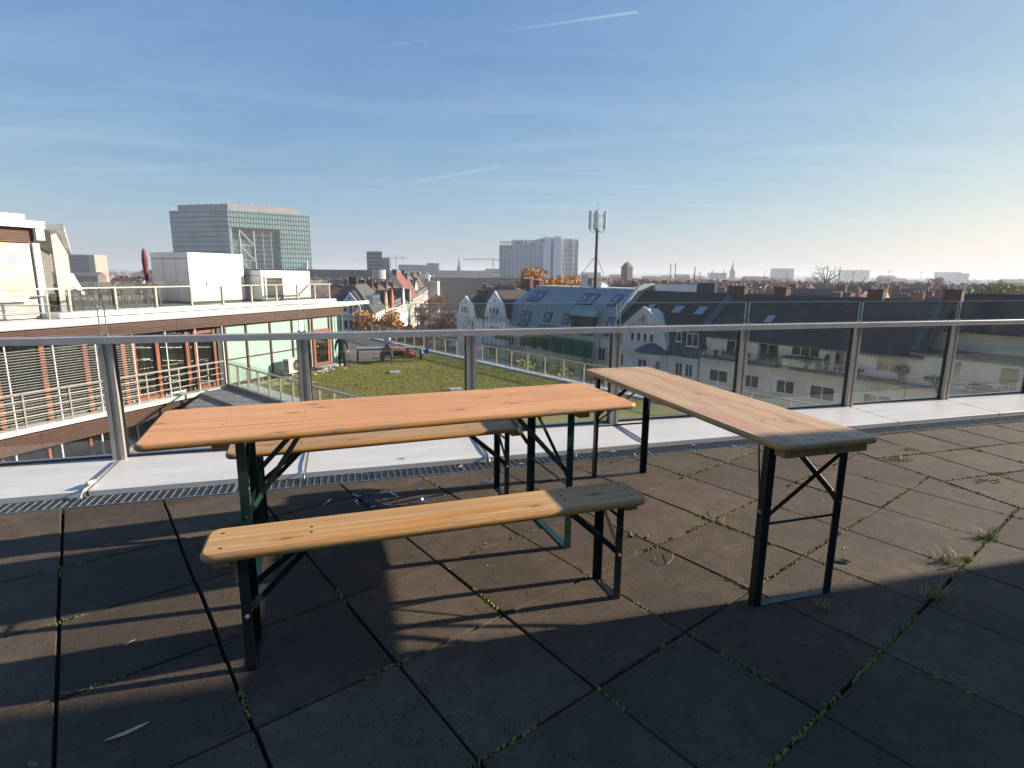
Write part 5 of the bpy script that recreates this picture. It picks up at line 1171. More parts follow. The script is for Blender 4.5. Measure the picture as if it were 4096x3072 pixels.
# parked cars at the bottom of the side street
CARC = [mk('car_paint_%s' % n, c, .25, 3, .05, spec=.8) for n, c in (('silver', (.42, .44, .46)), ('black', (.02, .02, .025)), ('white', (.7, .7, .7)), ('blue', (.05, .09, .2)))]
names = ['silver', 'black', 'white', 'dark blue']
for k in range(10):
    s = 20+7.2*k; y = -4.7 if k % 2 == 0 else -13.2; v = Matrix.Translation(L0) @ Matrix.Rotation(LAZ, 4, 'Z') @ Vector((s, y, GZ+.02))
    c_ = empty('parked_car', v, LAZ, '%s car parked in the side street, %s' % (names[k % 4], ['nearest on the house side', 'nearest on the far kerb', 'second on the house side', 'second on the far kerb', 'third on the house side', 'third on the far kerb', 'fourth on the house side', 'fourth on the far kerb', 'fifth on the house side', 'fifth on the far kerb'][k]), 'car', 'cars parked in the side street')
    mb = MB(); mb.extr([(-2.1, .25), (2.1, .25), (2.15, .7), (1.2, .9), (-1.7, .95), (-2.15, .8)], -.85, .85); mb.build('body', CARC[k % 4], c_)
    mb = MB(); mb.hexa([(-1.7, -.78, .94), (1.1, -.78, .9), (1.1, .78, .9), (-1.7, .78, .94), (-1.2, -.62, 1.42), (.45, -.62, 1.42), (.45, .62, 1.42), (-1.2, .62, 1.42)]); cb = mb.build('cabin_glass', PANE, c_); MB().box(-1.15, .4, -.6, .6, 1.421, 1.45).build('roof', CARC[k % 4], cb)
    for x in (-1.35, 1.35):
        for sy in (-1, 1): wl_ = MB().lathe([(.31, -.1), (.31, .1)], 10).build('wheel', BLKP, c_); wl_.matrix_local = Matrix.Translation((x, sy*.78, .31)) @ Matrix.Rotation(math.pi/2, 4, 'X')

# ================================================================== trees
def tree(name, loc, h, r, leafm, label, n, ls, seed, trunk_h=.45, group=None, bare=False, cat='tree'):
    rn = random.Random(seed); root = empty(name, loc, rn.uniform(0, 6), label, cat, group)
    tb = MB(); pts = [(0, 0, 0), (rn.uniform(-.2, .2), rn.uniform(-.2, .2), h*trunk_h), (rn.uniform(-.4, .4), rn.uniform(-.4, .4), h*.85)]
    tb.tube(pts, [h*.022, h*.016, h*.004], 7); clumps = []
    for k in range(16 if not bare else 26):
        a = 2.4*k+rn.uniform(-.4, .4); z0 = h*rn.uniform(trunk_h*.75, .8); rad = r*rn.uniform(.45, .95)*(1.05-abs(z0/h-.62)); z1 = min(h*.97, z0+h*rn.uniform(.08, .28))
        mid = (math.cos(a)*rad*.5, math.sin(a)*rad*.5, (z0+z1)/2+h*.02); e = (math.cos(a)*rad, math.sin(a)*rad, z1)
        tb.tube([(0, 0, z0), mid, e], [h*.008, h*.005, h*.0015], 5); clumps.append(e); clumps.append(mid)
        if bare:
            for j in range(5):
                b_ = Vector(mid).lerp(Vector(e), rn.uniform(.2, 1)); d_ = Vector((rn.gauss(0, 1), rn.gauss(0, 1), rn.uniform(.2, 1.4))).normalized()*h*rn.uniform(.06, .14); tb.tube([tuple(b_), tuple(b_+d_)], [h*.0028, h*.001], 4)
    tb.build('trunk', TRUNK, root)
    if n:
        mb = MB(); clumps += [(rn.uniform(-.4, .4)*r, rn.uniform(-.4, .4)*r, h*rn.uniform(.6, .97)) for _ in range(8)]
        for c_ in clumps: q = r*rn.uniform(.22, .40); leaf_ball(mb, c_, (q, q, q*.8), n//len(clumps), ls, rn)
        mb.build('crown', leafm, root)
    return root
def m_leaf(name, a, b, c):
    mt, nt, bs = newmat(name); v = nt.coord(); n = nt.noise(v, .8, 3, .6); f = nt.noise(v, 7, 3, .7)
    cc = nt.mix(nt.ramp(n, (.35, 0), (.65, 1)), a, b); cc = nt.mix(nt.ramp(f, (.5, 0), (.66, .8)), cc, c); nt.put(bs.inputs['Base Color'], cc); bs.inputs['Roughness'].default_value = .7
    bs.inputs['Transmission Weight'].default_value = 0; bs.inputs['Subsurface Weight'].default_value = 0; return mt
TRUNK = mk('tree_bark', (.06, .05, .042), .9, 5, .3)
L_OR = m_leaf('orange_autumn_leaf', (.44, .20, .026), (.60, .30, .045), (.34, .12, .018)); L_YG = m_leaf('yellow_green_leaf', (.16, .16, .025), (.26, .22, .030), (.09, .11, .018)); L_RU = m_leaf('rust_leaf', (.17, .060, .018), (.24, .09, .025), (.10, .035, .012)); L_GN = m_leaf('dark_green_leaf', (.035, .055, .018), (.06, .085, .022), (.02, .03, .01))
tree('autumn_tree', (-22.5, 93, GZ), 13.8, 4.6, L_OR, 'orange autumn tree in front of the white mansard house', 4200, .30, 1)
tree('autumn_tree', (-17.6, 96, GZ), 12.2, 4.2, L_OR, 'rounded orange autumn tree left of the street corner', 3600, .30, 2)
tree('autumn_tree', (-13.0, 88, GZ), 8.6, 3.4, L_OR, 'low orange autumn tree behind the lawn railing', 2800, .28, 3)
tree('autumn_tree', (-24.5, 84, GZ), 9.5, 3.6, L_OR, 'orange brown tree behind the windbreak', 2600, .28, 4)
tree('autumn_tree', (-18.8, 80, GZ), 8.2, 3.6, L_OR, 'low orange tree nearest to the lawn roof', 2400, .28, 14)
tree('birch_tree', (2.6, 47, GZ), 13.0, 3.2, L_YG, 'yellow green tree behind the lawn railing by the scaffold', 3400, .20, 5)
tree('birch_tree', (6.8, 44, GZ), 11.2, 2.6, L_YG, 'small yellow green tree beside the larger one', 2200, .18, 6)
tree('plane_tree', (6.2, 108, GZ), 21.2, 6.6, L_OR, 'broad golden tree above the roofs behind the twin gables', 7000, .36, 7)
for k, (x, y, h) in enumerate(((-30.5, 190, 10), (-31.5, 215, 10.5), (-33, 245, 11), (-36, 280, 11), (-20.5, 160, 8), (-21.5, 182, 8.5))): tree('street_tree', (x, y, GZ), h, 3.6, L_RU, ['rust coloured street tree on the house side, nearest', 'rust coloured street tree on the house side, second', 'rust coloured street tree on the house side, third', 'rust coloured street tree on the house side, farthest', 'rust coloured tree by the parked cars, nearer', 'rust coloured tree by the parked cars, farther'][k], 1000, .34, 20+k, group='street trees down the side street')
tree('bare_tree', (118, 215, GZ), 24.5, 6.5, L_RU, 'bare winter tree rising above the right hand roofs', 0, .3, 31, bare=True)
tree('bare_tree', (92, 150, GZ), 20.3, 4.5, L_RU, 'smaller bare tree left of the leafless crown', 0, .3, 32, bare=True)
tree('copper_tree', (196, 260, GZ), 20.8, 6.5, L_RU, 'copper red tree between the distant right roofs', 1600, .5, 33)
tree('yellow_tree', (81, 96, GZ), 19.5, 4.6, L_YG, 'yellow tree above the dark ridge near the right edge', 2400, .26, 34)

# ================================================================== antenna mast on the metal roof
MASTM = mk('dark_lattice_steel', (.05, .055, .055), .5, 5, .3, metal=.4); ANTW = mk('pale_antenna_cover', (.62, .66, .60), .45, 3, .05)
ms = empty('antenna_mast', (10.35, 71.5, -.24), 0, 'mobile phone mast with white panel antennas on the metal roof', 'mast')
MB().tube([(0, 0, 0), (0, 0, 9.4)], [.20, .15], 10).build('pole', MASTM, ms); MB().tube([(0, 0, 9.4), (0, 0, 10.6)], .018, 5).build('lightning_rod', MASTM, ms)
for k in range(30): MB().box(-.26, .26, -.02, .02, .5+.28*k, .53+.28*k).build('rung', MASTM, ms)
for a in (195, 165, -15, 20, 100, 255):
    x, y = .98*math.cos(R(a)), .98*math.sin(R(a)); o = MB().box(-.19, .19, -.10, .10, 7.25, 9.40).build('panel_antenna', ANTW, ms); o.location = (x, y, 0); o.rotation_euler.z = R(a+90)
    MB().tube([(x*.9, y*.9, 7.3), (x*.85, y*.85, 6.95), (x*.45, y*.45, 6.9), (0, 0, 7.25)], .022, 4).build('cable', BLKP, ms)
for z in (7.65, 8.85): MB().tube([(-.85, 0, z), (.85, 0, z)], .03, 6).tube([(0, -.85, z), (0, .85, z)], .03, 6).build('outrigger', MASTM, ms)
for e in ((-3.1, .2, .1), (1.1, .6, 1.9), (.4, 2.5, .1)): MB().tube([(0, 0, 4.1), e], .035, 6).build('stay', MASTM, ms)
cbm = empty('equipment_cabinet', (9.2, 72.0, -.24), 0, 'white equipment cabinets and white frame at the foot of the mast', 'cabinet')
MB().box(-.55, .25, -.3, .3, .35, 1.75).build('cabinet', ANTW, cbm); MB().box(.30, .75, -.25, .25, .35, 1.35).build('cabinet', CONC, cbm); MB().box(-.7, .9, -.4, .4, .25, .34).build('platform', STEEL, cbm)
for x in (-.6, .8):
    for y in (-.3, .3): MB().box(x-.05, x+.05, y-.05, y+.05, 0, .25).build('leg', STEEL, cbm)
for x in (1.9, 2.7, 3.0): MB().tube([(x, -.5, .0), (x, -.5, 1.5)], .035, 5).build('post', WFR, cbm)
for z in (.6, 1.0, 1.5): MB().tube([(1.3, -.5, z), (3.0, -.5, z)], .03, 5).build('rail', WFR, cbm)

fb = empty('flat_roof_block', (0, 0, 0), 0, 'white flat roofed block behind the dark ridge beside the metal roof', 'building')
MB().box(18.9, 24.3, 75, 82, GZ, .33).build('wall', WALL_W, fb); MB().box(24.32, 26.7, 75.2, 82, GZ, .62).build('corrugated_wall', mk('green_grey_corrugated', (.16, .17, .14), .6, 2, .2), fb)
for k in range(14): MB().box(24.36+.165*k, 24.44+.165*k, 75.12, 75.19, -3, .60).build('rib', ZINCD, fb)
MB().box(18.7, 24.4, 74.9, 75.0, .30, .42).box(26.72, 26.95, 75.0, 82, -2, .75).build('capping', COPING, fb)
# ================================================================== skyline
def prismatoid(poly, z0, z1, name, mat, root): mb = MB(); mb.prism(poly, z0, z1); return mb.build(name, mat, root)
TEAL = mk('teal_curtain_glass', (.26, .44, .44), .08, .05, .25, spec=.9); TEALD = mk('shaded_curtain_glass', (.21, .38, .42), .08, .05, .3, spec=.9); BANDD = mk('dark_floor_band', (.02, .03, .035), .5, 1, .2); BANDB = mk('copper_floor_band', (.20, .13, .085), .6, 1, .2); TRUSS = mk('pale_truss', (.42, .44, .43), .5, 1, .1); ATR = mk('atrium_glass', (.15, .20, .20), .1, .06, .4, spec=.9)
ct = empty('glass_office_gate', label='huge teal glass office tower with a tall atrium opening', cat='building')
P = [Vector((-211.9, 430)), Vector((-165, 467)), Vector((-215.9, 480.7)), Vector((-262.8, 443.7))]
TOPZ = 46.8
def lerp2(a, b, t): return a+(b-a)*t
fr_n = Vector((P[1]-P[0]).normalized()); out_r = Vector((fr_n.y, -fr_n.x)); lf_n = (P[3]-P[0]).normalized(); out_l = Vector((-lf_n.y, lf_n.x))
if out_l.y > 0: out_l = -out_l
pa_, pb_ = lerp2(P[0], P[1], .03), lerp2(P[0], P[1], .61); back = -out_r*9
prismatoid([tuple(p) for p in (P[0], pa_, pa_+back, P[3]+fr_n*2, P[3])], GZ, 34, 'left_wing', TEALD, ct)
prismatoid([tuple(p) for p in (pb_, P[1], P[2], pb_+back)], GZ, 34, 'right_wing', TEAL, ct)
prismatoid([tuple(p) for p in (pa_+back, pb_+back, P[2], P[3])], GZ, 33.9, 'atrium_wall', ATR, ct)
prismatoid([tuple(p) for p in P], 34, TOPZ, 'top_storeys', TEAL, ct)
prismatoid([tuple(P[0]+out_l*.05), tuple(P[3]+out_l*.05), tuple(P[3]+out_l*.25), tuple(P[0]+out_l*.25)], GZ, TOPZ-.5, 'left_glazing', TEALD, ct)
z = -16.0
while z < TOPZ:
    a, b = (P[0] if z > 33 else pb_), P[1]
    prismatoid([tuple(a+out_r*.1), tuple(b+out_r*.1), tuple(b+out_r*.6), tuple(a+out_r*.6)], z, z+.45, 'floor_band', BANDB, ct)
    prismatoid([tuple(P[0]+out_l*.26), tuple(P[3]+out_l*.26), tuple(P[3]+out_l*.8), tuple(P[0]+out_l*.8)], z, z+.38, 'floor_band', BANDD, ct); z += 3.6
mbm = MB()
for k in range(0, 31):
    t = k/30
    q = lerp2(P[0], P[1], t); mbm.prism([tuple(q+out_r*.1), tuple(q+fr_n*.15+out_r*.1), tuple(q+fr_n*.15+out_r*.4), tuple(q+out_r*.4)], 34 if .03 < t < .61 else GZ, TOPZ)
    q = lerp2(P[0], P[3], t); mbm.prism([tuple(q+out_l*.26), tuple(q+lf_n*.14+out_l*.26), tuple(q+lf_n*.14+out_l*.5), tuple(q+out_l*.5)], GZ, TOPZ)
mbm.build('mullions', mk('grey_green_mullion', (.20, .26, .26), .5, 1, .1), ct)['kind'] = 'stuff'
for i, (t0, t1) in enumerate(((.12, .12), (.29, .29), (.40, .40), (.5, .5))):
    q = lerp2(P[0], P[1], t0)+back*.2; MB().bar((q.x, q.y, GZ), (q.x, q.y, 33.8), .9 if i < 2 else .35, .9 if i < 2 else .35).build('truss_column', TRUSS, ct)
for k in range(4):
    q0, q1 = lerp2(P[0], P[1], .12)+back*.2, lerp2(P[0], P[1], .29)+back*.2; zt = 33-11.5*k; MB().bar((q0.x, q0.y, zt), (q1.x, q1.y, zt-11.5), .8, .8).build('truss_diagonal', TRUSS, ct); MB().bar((q0.x, q0.y, zt-11.5), (q1.x, q1.y, zt-11.5), .5, .5).build('truss_beam', TRUSS, ct)
for k in range(13):
    q0, q1 = pa_+back*.3, pb_+back*.3; MB().bar((q0.x, q0.y, 33-3.6*k), (q1.x, q1.y, 33-3.6*k), .22, .22).build('atrium_rail', TRUSS, ct)
c_ = (P[0]+P[1]+P[2]+P[3])/4; ph = [c_+(p-c_)*.86+(P[0]-c_)*.11 for p in P]
prismatoid([tuple(p) for p in ph], TOPZ, TOPZ+4.2, 'penthouse', mk('pink_grey_panel', (.34, .31, .30), .6, .1, .08), ct)
for k in range(14):
    q = lerp2(ph[0], ph[1 if k % 2 else 3], random.random()*.6); MB().bar((q.x, q.y, TOPZ+4.2), (q.x, q.y, TOPZ+5+random.random()*2.5), .18, .18).build('aerial', ANTW, ct)
MB().lathe([(.1, 0), (1.2, .4), (.2, .5)], 10, (ph[0].x+6, ph[0].y+6, TOPZ+5.5)).build('dish', ANTW, ct)

# white finned tower
FINW = mk('white_concrete_fin', (.86, .86, .85), .7, .2, .06); BWIN = mk('blue_grey_office_window', (.07, .10, .14), .12, .2, .4, spec=.8)
SPAN = mk('blue_grey_spandrel', (.34, .38, .43), .4, .2, .1)
rw = empty('finned_office_tower', label='white finned office tower with red lettering at its top', cat='building')
segs = [((-11.5, 482), (-1.0, 480), 25.9, 9, BWIN), ((-1.1, 470), (19.6, 470), 29.5, 20, BWIN), ((19.6, 470), (24.7, 464.5), 30.6, 5, BWIN), ((24.7, 464.5), (30.2, 464), 31.6, 0, FINW), ((30.2, 466), (32.8, 466), 31.4, 1, BWIN), ((32.8, 464), (38.3, 463), 31.9, 0, FINW), ((38.3, 466), (47.9, 468), 30.7, 8, BWIN), ((47.9, 469), (52.8, 470), 30.3, 4, BWIN)]
for (x0, y0), (x1, y1), zt, n, gm2 in segs:
    a, b = Vector((x0, y0)), Vector((x1, y1)); dr_ = (b-a).normalized(); nn = Vector((dr_.y, -dr_.x)); L2 = (b-a).length
    prismatoid([tuple(a), tuple(b), (x1, 492), (x0, 492)], GZ, zt, 'facade_block', FINW, rw)
    if n:
        for k in range(n):
            for f in range(13):
                z0 = -15.5+3.5*f
                if z0+2.4 > zt-3.0 and zt > 29: continue
                p0, p1 = a+dr_*(L2*(k+.27)/n), a+dr_*(L2*(k+.73)/n)
                if z0 > -4: mb = MB(); mb.prism([tuple(p0+nn*.03), tuple(p1+nn*.03), tuple(p1+nn*.06), tuple(p0+nn*.06)], z0, z0+2.6); mb.build('window', BWIN, rw)
        for k in range(n):
            p0, p1 = a+dr_*(L2*(k+.16)/n), a+dr_*(L2*(k+.84)/n); mb = MB(); mb.prism([tuple(p0+nn*.005), tuple(p1+nn*.005), tuple(p1+nn*.028), tuple(p0+nn*.028)], GZ, zt-1.2 if zt < 29 or n < 9 else zt-3.6); mb.build('spandrel_strip', SPAN, rw)
        for k in range(n+1):
            q = a+dr_*(L2*k/n); mb = MB(); mb.prism([tuple(q-dr_*.22), tuple(q+dr_*.22), tuple(q+dr_*.22+nn*.6), tuple(q-dr_*.22+nn*.6)], GZ, zt); mb.build('fin', FINW, rw)
REDL = mk('red_sign_letter', (.42, .012, .045), .5, 2, .1); VIOL = mk('dark_violet_sign', (.05, .05, .16), .5, 2, .1)
def lettering(txt, size, loc, rz, mat, parent):
    cu = bpy.data.curves.new('lettering', 'FONT'); cu.body = txt; cu.size = size; cu.extrude = .12; cu.offset = .16
    t = bpy.data.objects.new('lettering_src', cu); col.objects.link(t); dg = bpy.context.evaluated_depsgraph_get(); dg.update()
    me = bpy.data.meshes.new_from_object(t.evaluated_get(dg)); bpy.data.objects.remove(t); me.materials.clear(); me.materials.append(mat)
    o = obj('lettering', me, parent); o.matrix_local = Matrix.Translation(loc) @ Matrix.Rotation(rz, 4, 'Z') @ Matrix.Rotation(math.pi/2, 4, 'X'); return o
MB().box(.6, 10.6, 469.2, 469.25, 25.9, 28.9).build('sign_board', FINW, rw)
lettering('rwi', 4.4, (1.2, 469.0, 26.1), 0, REDL, rw); lettering('rwi', 3.2, (-3.2, 479.5, 22.9), R(-10), REDL, rw)
o = lettering('rwi', 3.4, (22.2, 466.0, 28.0), R(-47), REDL, rw)
for x in (15.2, 16.4): MB().box(x, x+.55, 469.1, 469.28, 25.2, 27.6).build('sign_mark', VIOL, rw)
MB().box(9.2, 10.4, 469.1, 469.19, 26.2, 28.5).build('sign_mark', mk('pale_violet_sign', (.35, .34, .45), .6, 2, .1), rw)
for x in (22.5, 25, 34.5, 36): MB().bar((x, 470, 31), (x, 470, 34), .2, .2).build('aerial', BANDD, rw)
# long hall with two drums
CONCW = mk('pale_concrete', (.42, .41, .39), .8, .06, .08); CONCG = mk('grey_concrete', (.17, .165, .16), .8, .05, .25)
hl = empty('long_hall', label='long grey hall ending in two round concrete drums', cat='building')
MB().box(-190, -79, 338, 352, GZ, 3.4).build('wall', CONCG, hl); MB().box(-79, -70, 344, 356, GZ, 3.1).build('wall', CONCG, hl)
for x, y, zt in ((-78.2, 331.5, 3.5), (-69.5, 338, 3.2)): MB().lathe([(4.0, GZ), (4.0, zt)], 20, (x, y, 0)).build('drum', CONCW, hl, False)
for x in (-97, -92.5): MB().box(x, x+2.2, 337.9, 337.99, 1.0, 2.8).build('vent', BANDD, hl)
MB().box(-66, -40, 300, 310, GZ, -2.3).build('low_block', CONCW, hl); MB().box(-190, -66, 328, 337, GZ, -1.8).build('low_roof', DKCLAD, hl)
for x in (-139, -137.6): MB().bar((x, 337, 3.4), (x+(-1.2 if x < -138 else 1.2), 337, 6.5), .25, .25).build('mast', BANDD, hl)
mb = MB(); mb.extr([(-131, 3.4), (-124.5, 3.4), (-124.3, 8.4)], 345, 346); mb.build('white_fin_sign', WALL_W, hl)
def block(x0, x1, y, z1, mat, label, floors=0, depth=18, band=BANDD, name='distant_block', cat='building', z0=None):
    r_ = empty(name, (0, 0, 0), 0, label, cat); MB().box(x0, x1, y, y+depth, GZ, z1).build('wall', mat, r_)
    for f in range(floors): z = z1-1.2-(z1+2)/max(floors, 1)*f; MB().box(x0+.5, x1-.5, y-.3, y-.02, z-1.9, z-.2).build('window_band', band, r_)
    return r_
BLUEG = mk('blue_grey_facade', (.15, .18, .22), .6, .05, .15); WHIF = mk('pale_facade', (.45, .45, .44), .7, .05, .1); SANDF = mk('sand_facade', (.42, .33, .25), .7, .05, .08)
sb_ = block(-471, -446.5, 600, 17.8, BLUEG, 'grey slab block with sand coloured end wall at far left', 8, 20); MB().box(-446.4, -440, 600.5, 619, GZ, 17.6).build('end_wall', SANDF, sb_)
block(-372, -364, 620, 14, WHIF, 'pale slim tower left of the closed parasol', 5); block(-363, -346, 640, 19, WHIF, 'grey tower behind the closed parasol', 7); block(-346, -318, 660, 9.5, BLUEG, 'blue grey block right of the closed parasol', 5); block(-366, -350, 560, 2.8, WHIF, 'low white block below the grey tower', 2)
sm = block(-123, -110, 480, 19.5, BLUEG, 'dark stacked block above the long hall', 7, 12); MB().box(-110, -104, 481, 492, GZ, 14.5).build('step', BLUEG, sm)
block(-181, -138, 900, 15.5, BLUEG, 'broad blue office block left of the church spire', 6); block(-137, -118, 905, 18.5, BLUEG, 'blue block with roof tower beside the office block', 6)
block(-118, -60, 890, 7.2, WHIF, 'long pale block below the church spire', 3); block(-60, -10, 895, 7.5, WHIF, 'long pale block left of the finned tower', 3); block(-44, -20, 897, 10.5, WHIF, 'raised pale block left of the finned tower', 2)
def church(x, y, base, wtop, zt, r_, mat, roof, label):
    c2 = empty('church_tower', (x, y, 0), 0, label, 'church'); MB().box(-r_, r_, -r_, r_, GZ, wtop).build('tower', mat, c2)
    MB().lathe([(r_*1.15, wtop), (r_*.55, wtop+(zt-wtop)*.35), (.05, zt)], 8).build('spire', roof, c2); MB().tube([(0, 0, zt), (0, 0, zt+1.5)], .08, 4).build('cross', BANDD, c2)
    for k in (-1, 1): MB().box(k*r_*.4-.3, k*r_*.4+.3, -r_-.1, -r_-.01, wtop-4, wtop-1).build('window', BANDD, c2)
church(-85.6, 900, GZ, 10, 29.5, 2.8, BLUEG, mk('dark_slate_spire', (.055, .06, .07), .6, 1, .2), 'slender dark church spire in the middle distance')
church(346, 900, GZ, 11, 28, 3.2, WHIF, mk('pale_green_spire', (.26, .32, .30), .6, 1, .2), 'pale green church spire over the right hand roofs')
church(-432, 900, GZ, 4, 19, 2.0, BLUEG, bpy.data.materials['dark_slate_spire'], 'thin dark spire at the far left, left one'); church(-420, 900, GZ, 4, 19, 2.0, BLUEG, bpy.data.materials['dark_slate_spire'], 'thin dark spire at the far left, right one')
church(-405, 905, GZ, 9, 24, 3.6, WHIF, mk('copper_green_tower', (.16, .30, .25), .6, 1, .2), 'copper green church tower at the far left')
wt = empty('brick_tower', (83.8, 420, 0), R(45-8), 'square brick tower with pyramid roof right of the mast', 'tower')
MB().box(-3, 3, -3, 3, GZ, 7.6).build('wall', BRICKD, wt)
mb = MB(); mb.hexa([(-3.3, -3.3, 7.6), (3.3, -3.3, 7.6), (3.3, 3.3, 7.6), (-3.3, 3.3, 7.6), (-.6, -.6, 11.4), (.6, -.6, 11.4), (.6, .6, 11.4), (-.6, .6, 11.4)]); mb.build('roof', T_GREY, wt); MB().tube([(0, 0, 11.4), (0, 0, 14)], .08, 4).build('vane', BANDD, wt)
for f in range(3):
    for k in range(3): MB().box(-2+1.6*k, -1.2+1.6*k, -3.1, -3.01, 1.2+2.1*f, 2.4+2.1*f).build('window', BANDD, wt)
def crane(x, y, h, j0, j1, mat, label):
    c2 = empty('tower_crane', (x, y, 0), 0, label, 'crane'); MB().bar((0, 0, GZ), (0, 0, h), 1.0, 1.0).build('tower', mat, c2); MB().bar((j0, 0, h), (j1, 0, h), .7, .7, (0, 0, 1)).build('jib', mat, c2)
    MB().bar((0, 0, h), (0, 0, h+3), .5, .5).build('apex', mat, c2); MB().bar((j0, 0, h+.3), (0, 0, h+3), .25, .25).bar((0, 0, h+3), (j1, 0, h+.3), .25, .25).build('tie', mat, c2); k = j1 if abs(j1) < abs(j0) else j0; MB().cbox((k*.9, 0, h-1), 2, 1, 1.6).build('counterweight', CONC, c2)
crane(-177+13, 800, 23, -44, 12, mk('grey_crane', (.20, .20, .21), .6, 1, .1), 'grey tower crane left of the church spire'); crane(-28, 800, 22, -42, 9, mk('orange_crane', (.42, .17, .07), .6, 1, .1), 'orange tower crane left of the finned tower')
for k, (x0, x1, y, z) in enumerate(((600, 640, 1300, 22), (655, 690, 1400, 18), (930, 1000, 1600, 24), (1130, 1180, 1500, 20), (1010, 1040, 1300, 15), (420, 450, 1200, 10), (60, 120, 1200, 8), (160, 200, 1300, 9))):
    block(x0, x1, y, z, WHIF, 'hazy apartment block on the right horizon, %s' % ['behind the paired poles', 'just right of the paired poles', 'broad and tall', 'near the right edge', 'low one beside the broad block', 'left of the pale spire', 'right of the finned tower', 'between brick tower and finned tower'][k], 5, 30)

# ------------------------------------------------------------------ the sea of roofs
def house_proto(w_, d_, rise, wall, roof, chim):
    r_ = empty('town_house', (0, 0, 0)); MB().box(-w_/2, w_/2, -d_/2, d_/2, GZ+1, 0).build('wall', wall, r_); gable_roof(r_, -w_/2, w_/2, -d_/2, d_/2, 0, rise, roof, over=.3); ends(r_, -w_/2+.02, w_/2-.02, -d_/2+.1, d_/2-.1, 0, rise-.2, wall)
    for x, mat in chim: chimney(r_, x*w_/2, d_*.06, rise-1.6, rise+.75, 1.7, .7, mat, 3)
    MB().box(w_/2-.22, w_/2+.12, -d_/2-.1, -d_/2+.3, -.2, .2).build('gutter_end', ZINCD, r_)
    for k in range(2):
        x = w_*(-.25+.5*k); sl_ = rise/(d_/2); y = -d_*.25; zc = rise-abs(y)*sl_; mb = MB(); mb.hexa([(x-.45, y-.5, zc-.5*sl_+.02), (x+.45, y-.5, zc-.5*sl_+.02), (x+.45, y+.5, zc+.5*sl_+.02), (x-.45, y+.5, zc+.5*sl_+.02), (x-.45, y-.5, zc-.5*sl_+.16), (x+.45, y-.5, zc-.5*sl_+.16), (x+.45, y+.5, zc+.5*sl_+.16), (x-.45, y+.5, zc+.5*sl_+.16)]); mb.build('skylight', SKYL, r_)
    return r_
def sub(o):
    for ch in list(o.children): sub(ch)
    bpy.data.objects.remove(o)
protos = [house_proto(12, 11, 4.6, WALL_B, T_BRN, ((-.9, BRICK), (.9, BRICK))), house_proto(10, 11, 5.2, WALL_W, T_DARK, ((.92, BRICKD),)), house_proto(14, 12, 4.4, WALL_B, T_RED, ((-.5, BRICK), (.92, BRICK))), house_proto(11, 11, 4.8, WALL_W, T_GREY, ((-.92, BRICKD), (.3, BRICK)))]
rn = random.Random(11); used = [False]*4
def town(x, y, rz, zt, k, label, group):
    o = dup(protos[k], None, (x, y, zt), rz); o.name = 'town_house'; tag(o, label, 'house', group); return o
Mx = Matrix.Translation(R0) @ Matrix.Rotation(RAZ, 4, 'Z'); cnt = 0
for row in range(1, 13):
    back_ = 27+26*row+(10 if row % 2 else 0); s = -230.0-10*row
    while s < 150:
        k = rn.choices((0, 1, 2, 3), (5, 2, 3, 2))[0]; w_ = (12, 10, 14, 11)[k]; s += w_
        v = Mx @ Vector((s-w_/2, back_, 0)); px_ = 512+F_PX*v.x/v.y if v.y > 1 else -999
        if px_ < 580 or px_ > 1090 or v.y < 40: continue
        d_ = math.hypot(v.x, v.y)
        zr = rn.uniform(-2.6, -.4)-row*.05 if row > 1 else rn.uniform(-2.6, -1.4)
        rise = (4.6, 5.2, 4.4, 4.8)[k]
        if rn.random() < .12: s += rn.uniform(6, 14)
        town(v.x, v.y, RAZ+(math.pi/2 if rn.random() < .08 else 0)+(math.pi if row % 2 else 0), zr-rise, k, 'tiled town house with brick chimneys among the roofs behind the dark ridge', 'roofs behind the dark ridge'); cnt += 1
for row in range(0, 6):                     # beyond the twin gables and below the finned tower
    x = -10
    while x < 70:
        k = rn.randrange(4); w_ = (12, 10, 14, 11)[k]; x += w_; y = 150+38*row+rn.uniform(-4, 4)
        px_ = 512+F_PX*(x-w_/2)/y
        if not 470 < px_ < 640: continue
        town(x-w_/2, y, (math.pi if row % 2 else 0)+rn.uniform(-.1, .1), rn.uniform(-3.2, -1.4)-.3*row-4.7, k, 'town house in the rows between the twin gables and the finned tower', 'roofs below the finned tower')
for row in range(0, 6):                     # left: beyond the roof terrace and behind the street
    x = -330
    while x < -50:
        k = rn.randrange(4); w_ = (12, 10, 14, 11)[k]; x += w_; y = 170+34*row+rn.uniform(-3, 3); px_ = 512+F_PX*(x-w_/2)/y
        if not 130 < px_ < 432 or (y > 325 and x > -200): continue
        town(x-w_/2, y, (math.pi if row % 2 else 0)+rn.uniform(-.08, .08), rn.uniform(-3.5, -1.2)-4.7, k, 'town house in the rows behind the roof terrace and the old street', 'roofs behind the old street')
for p_ in protos: sub(p_)
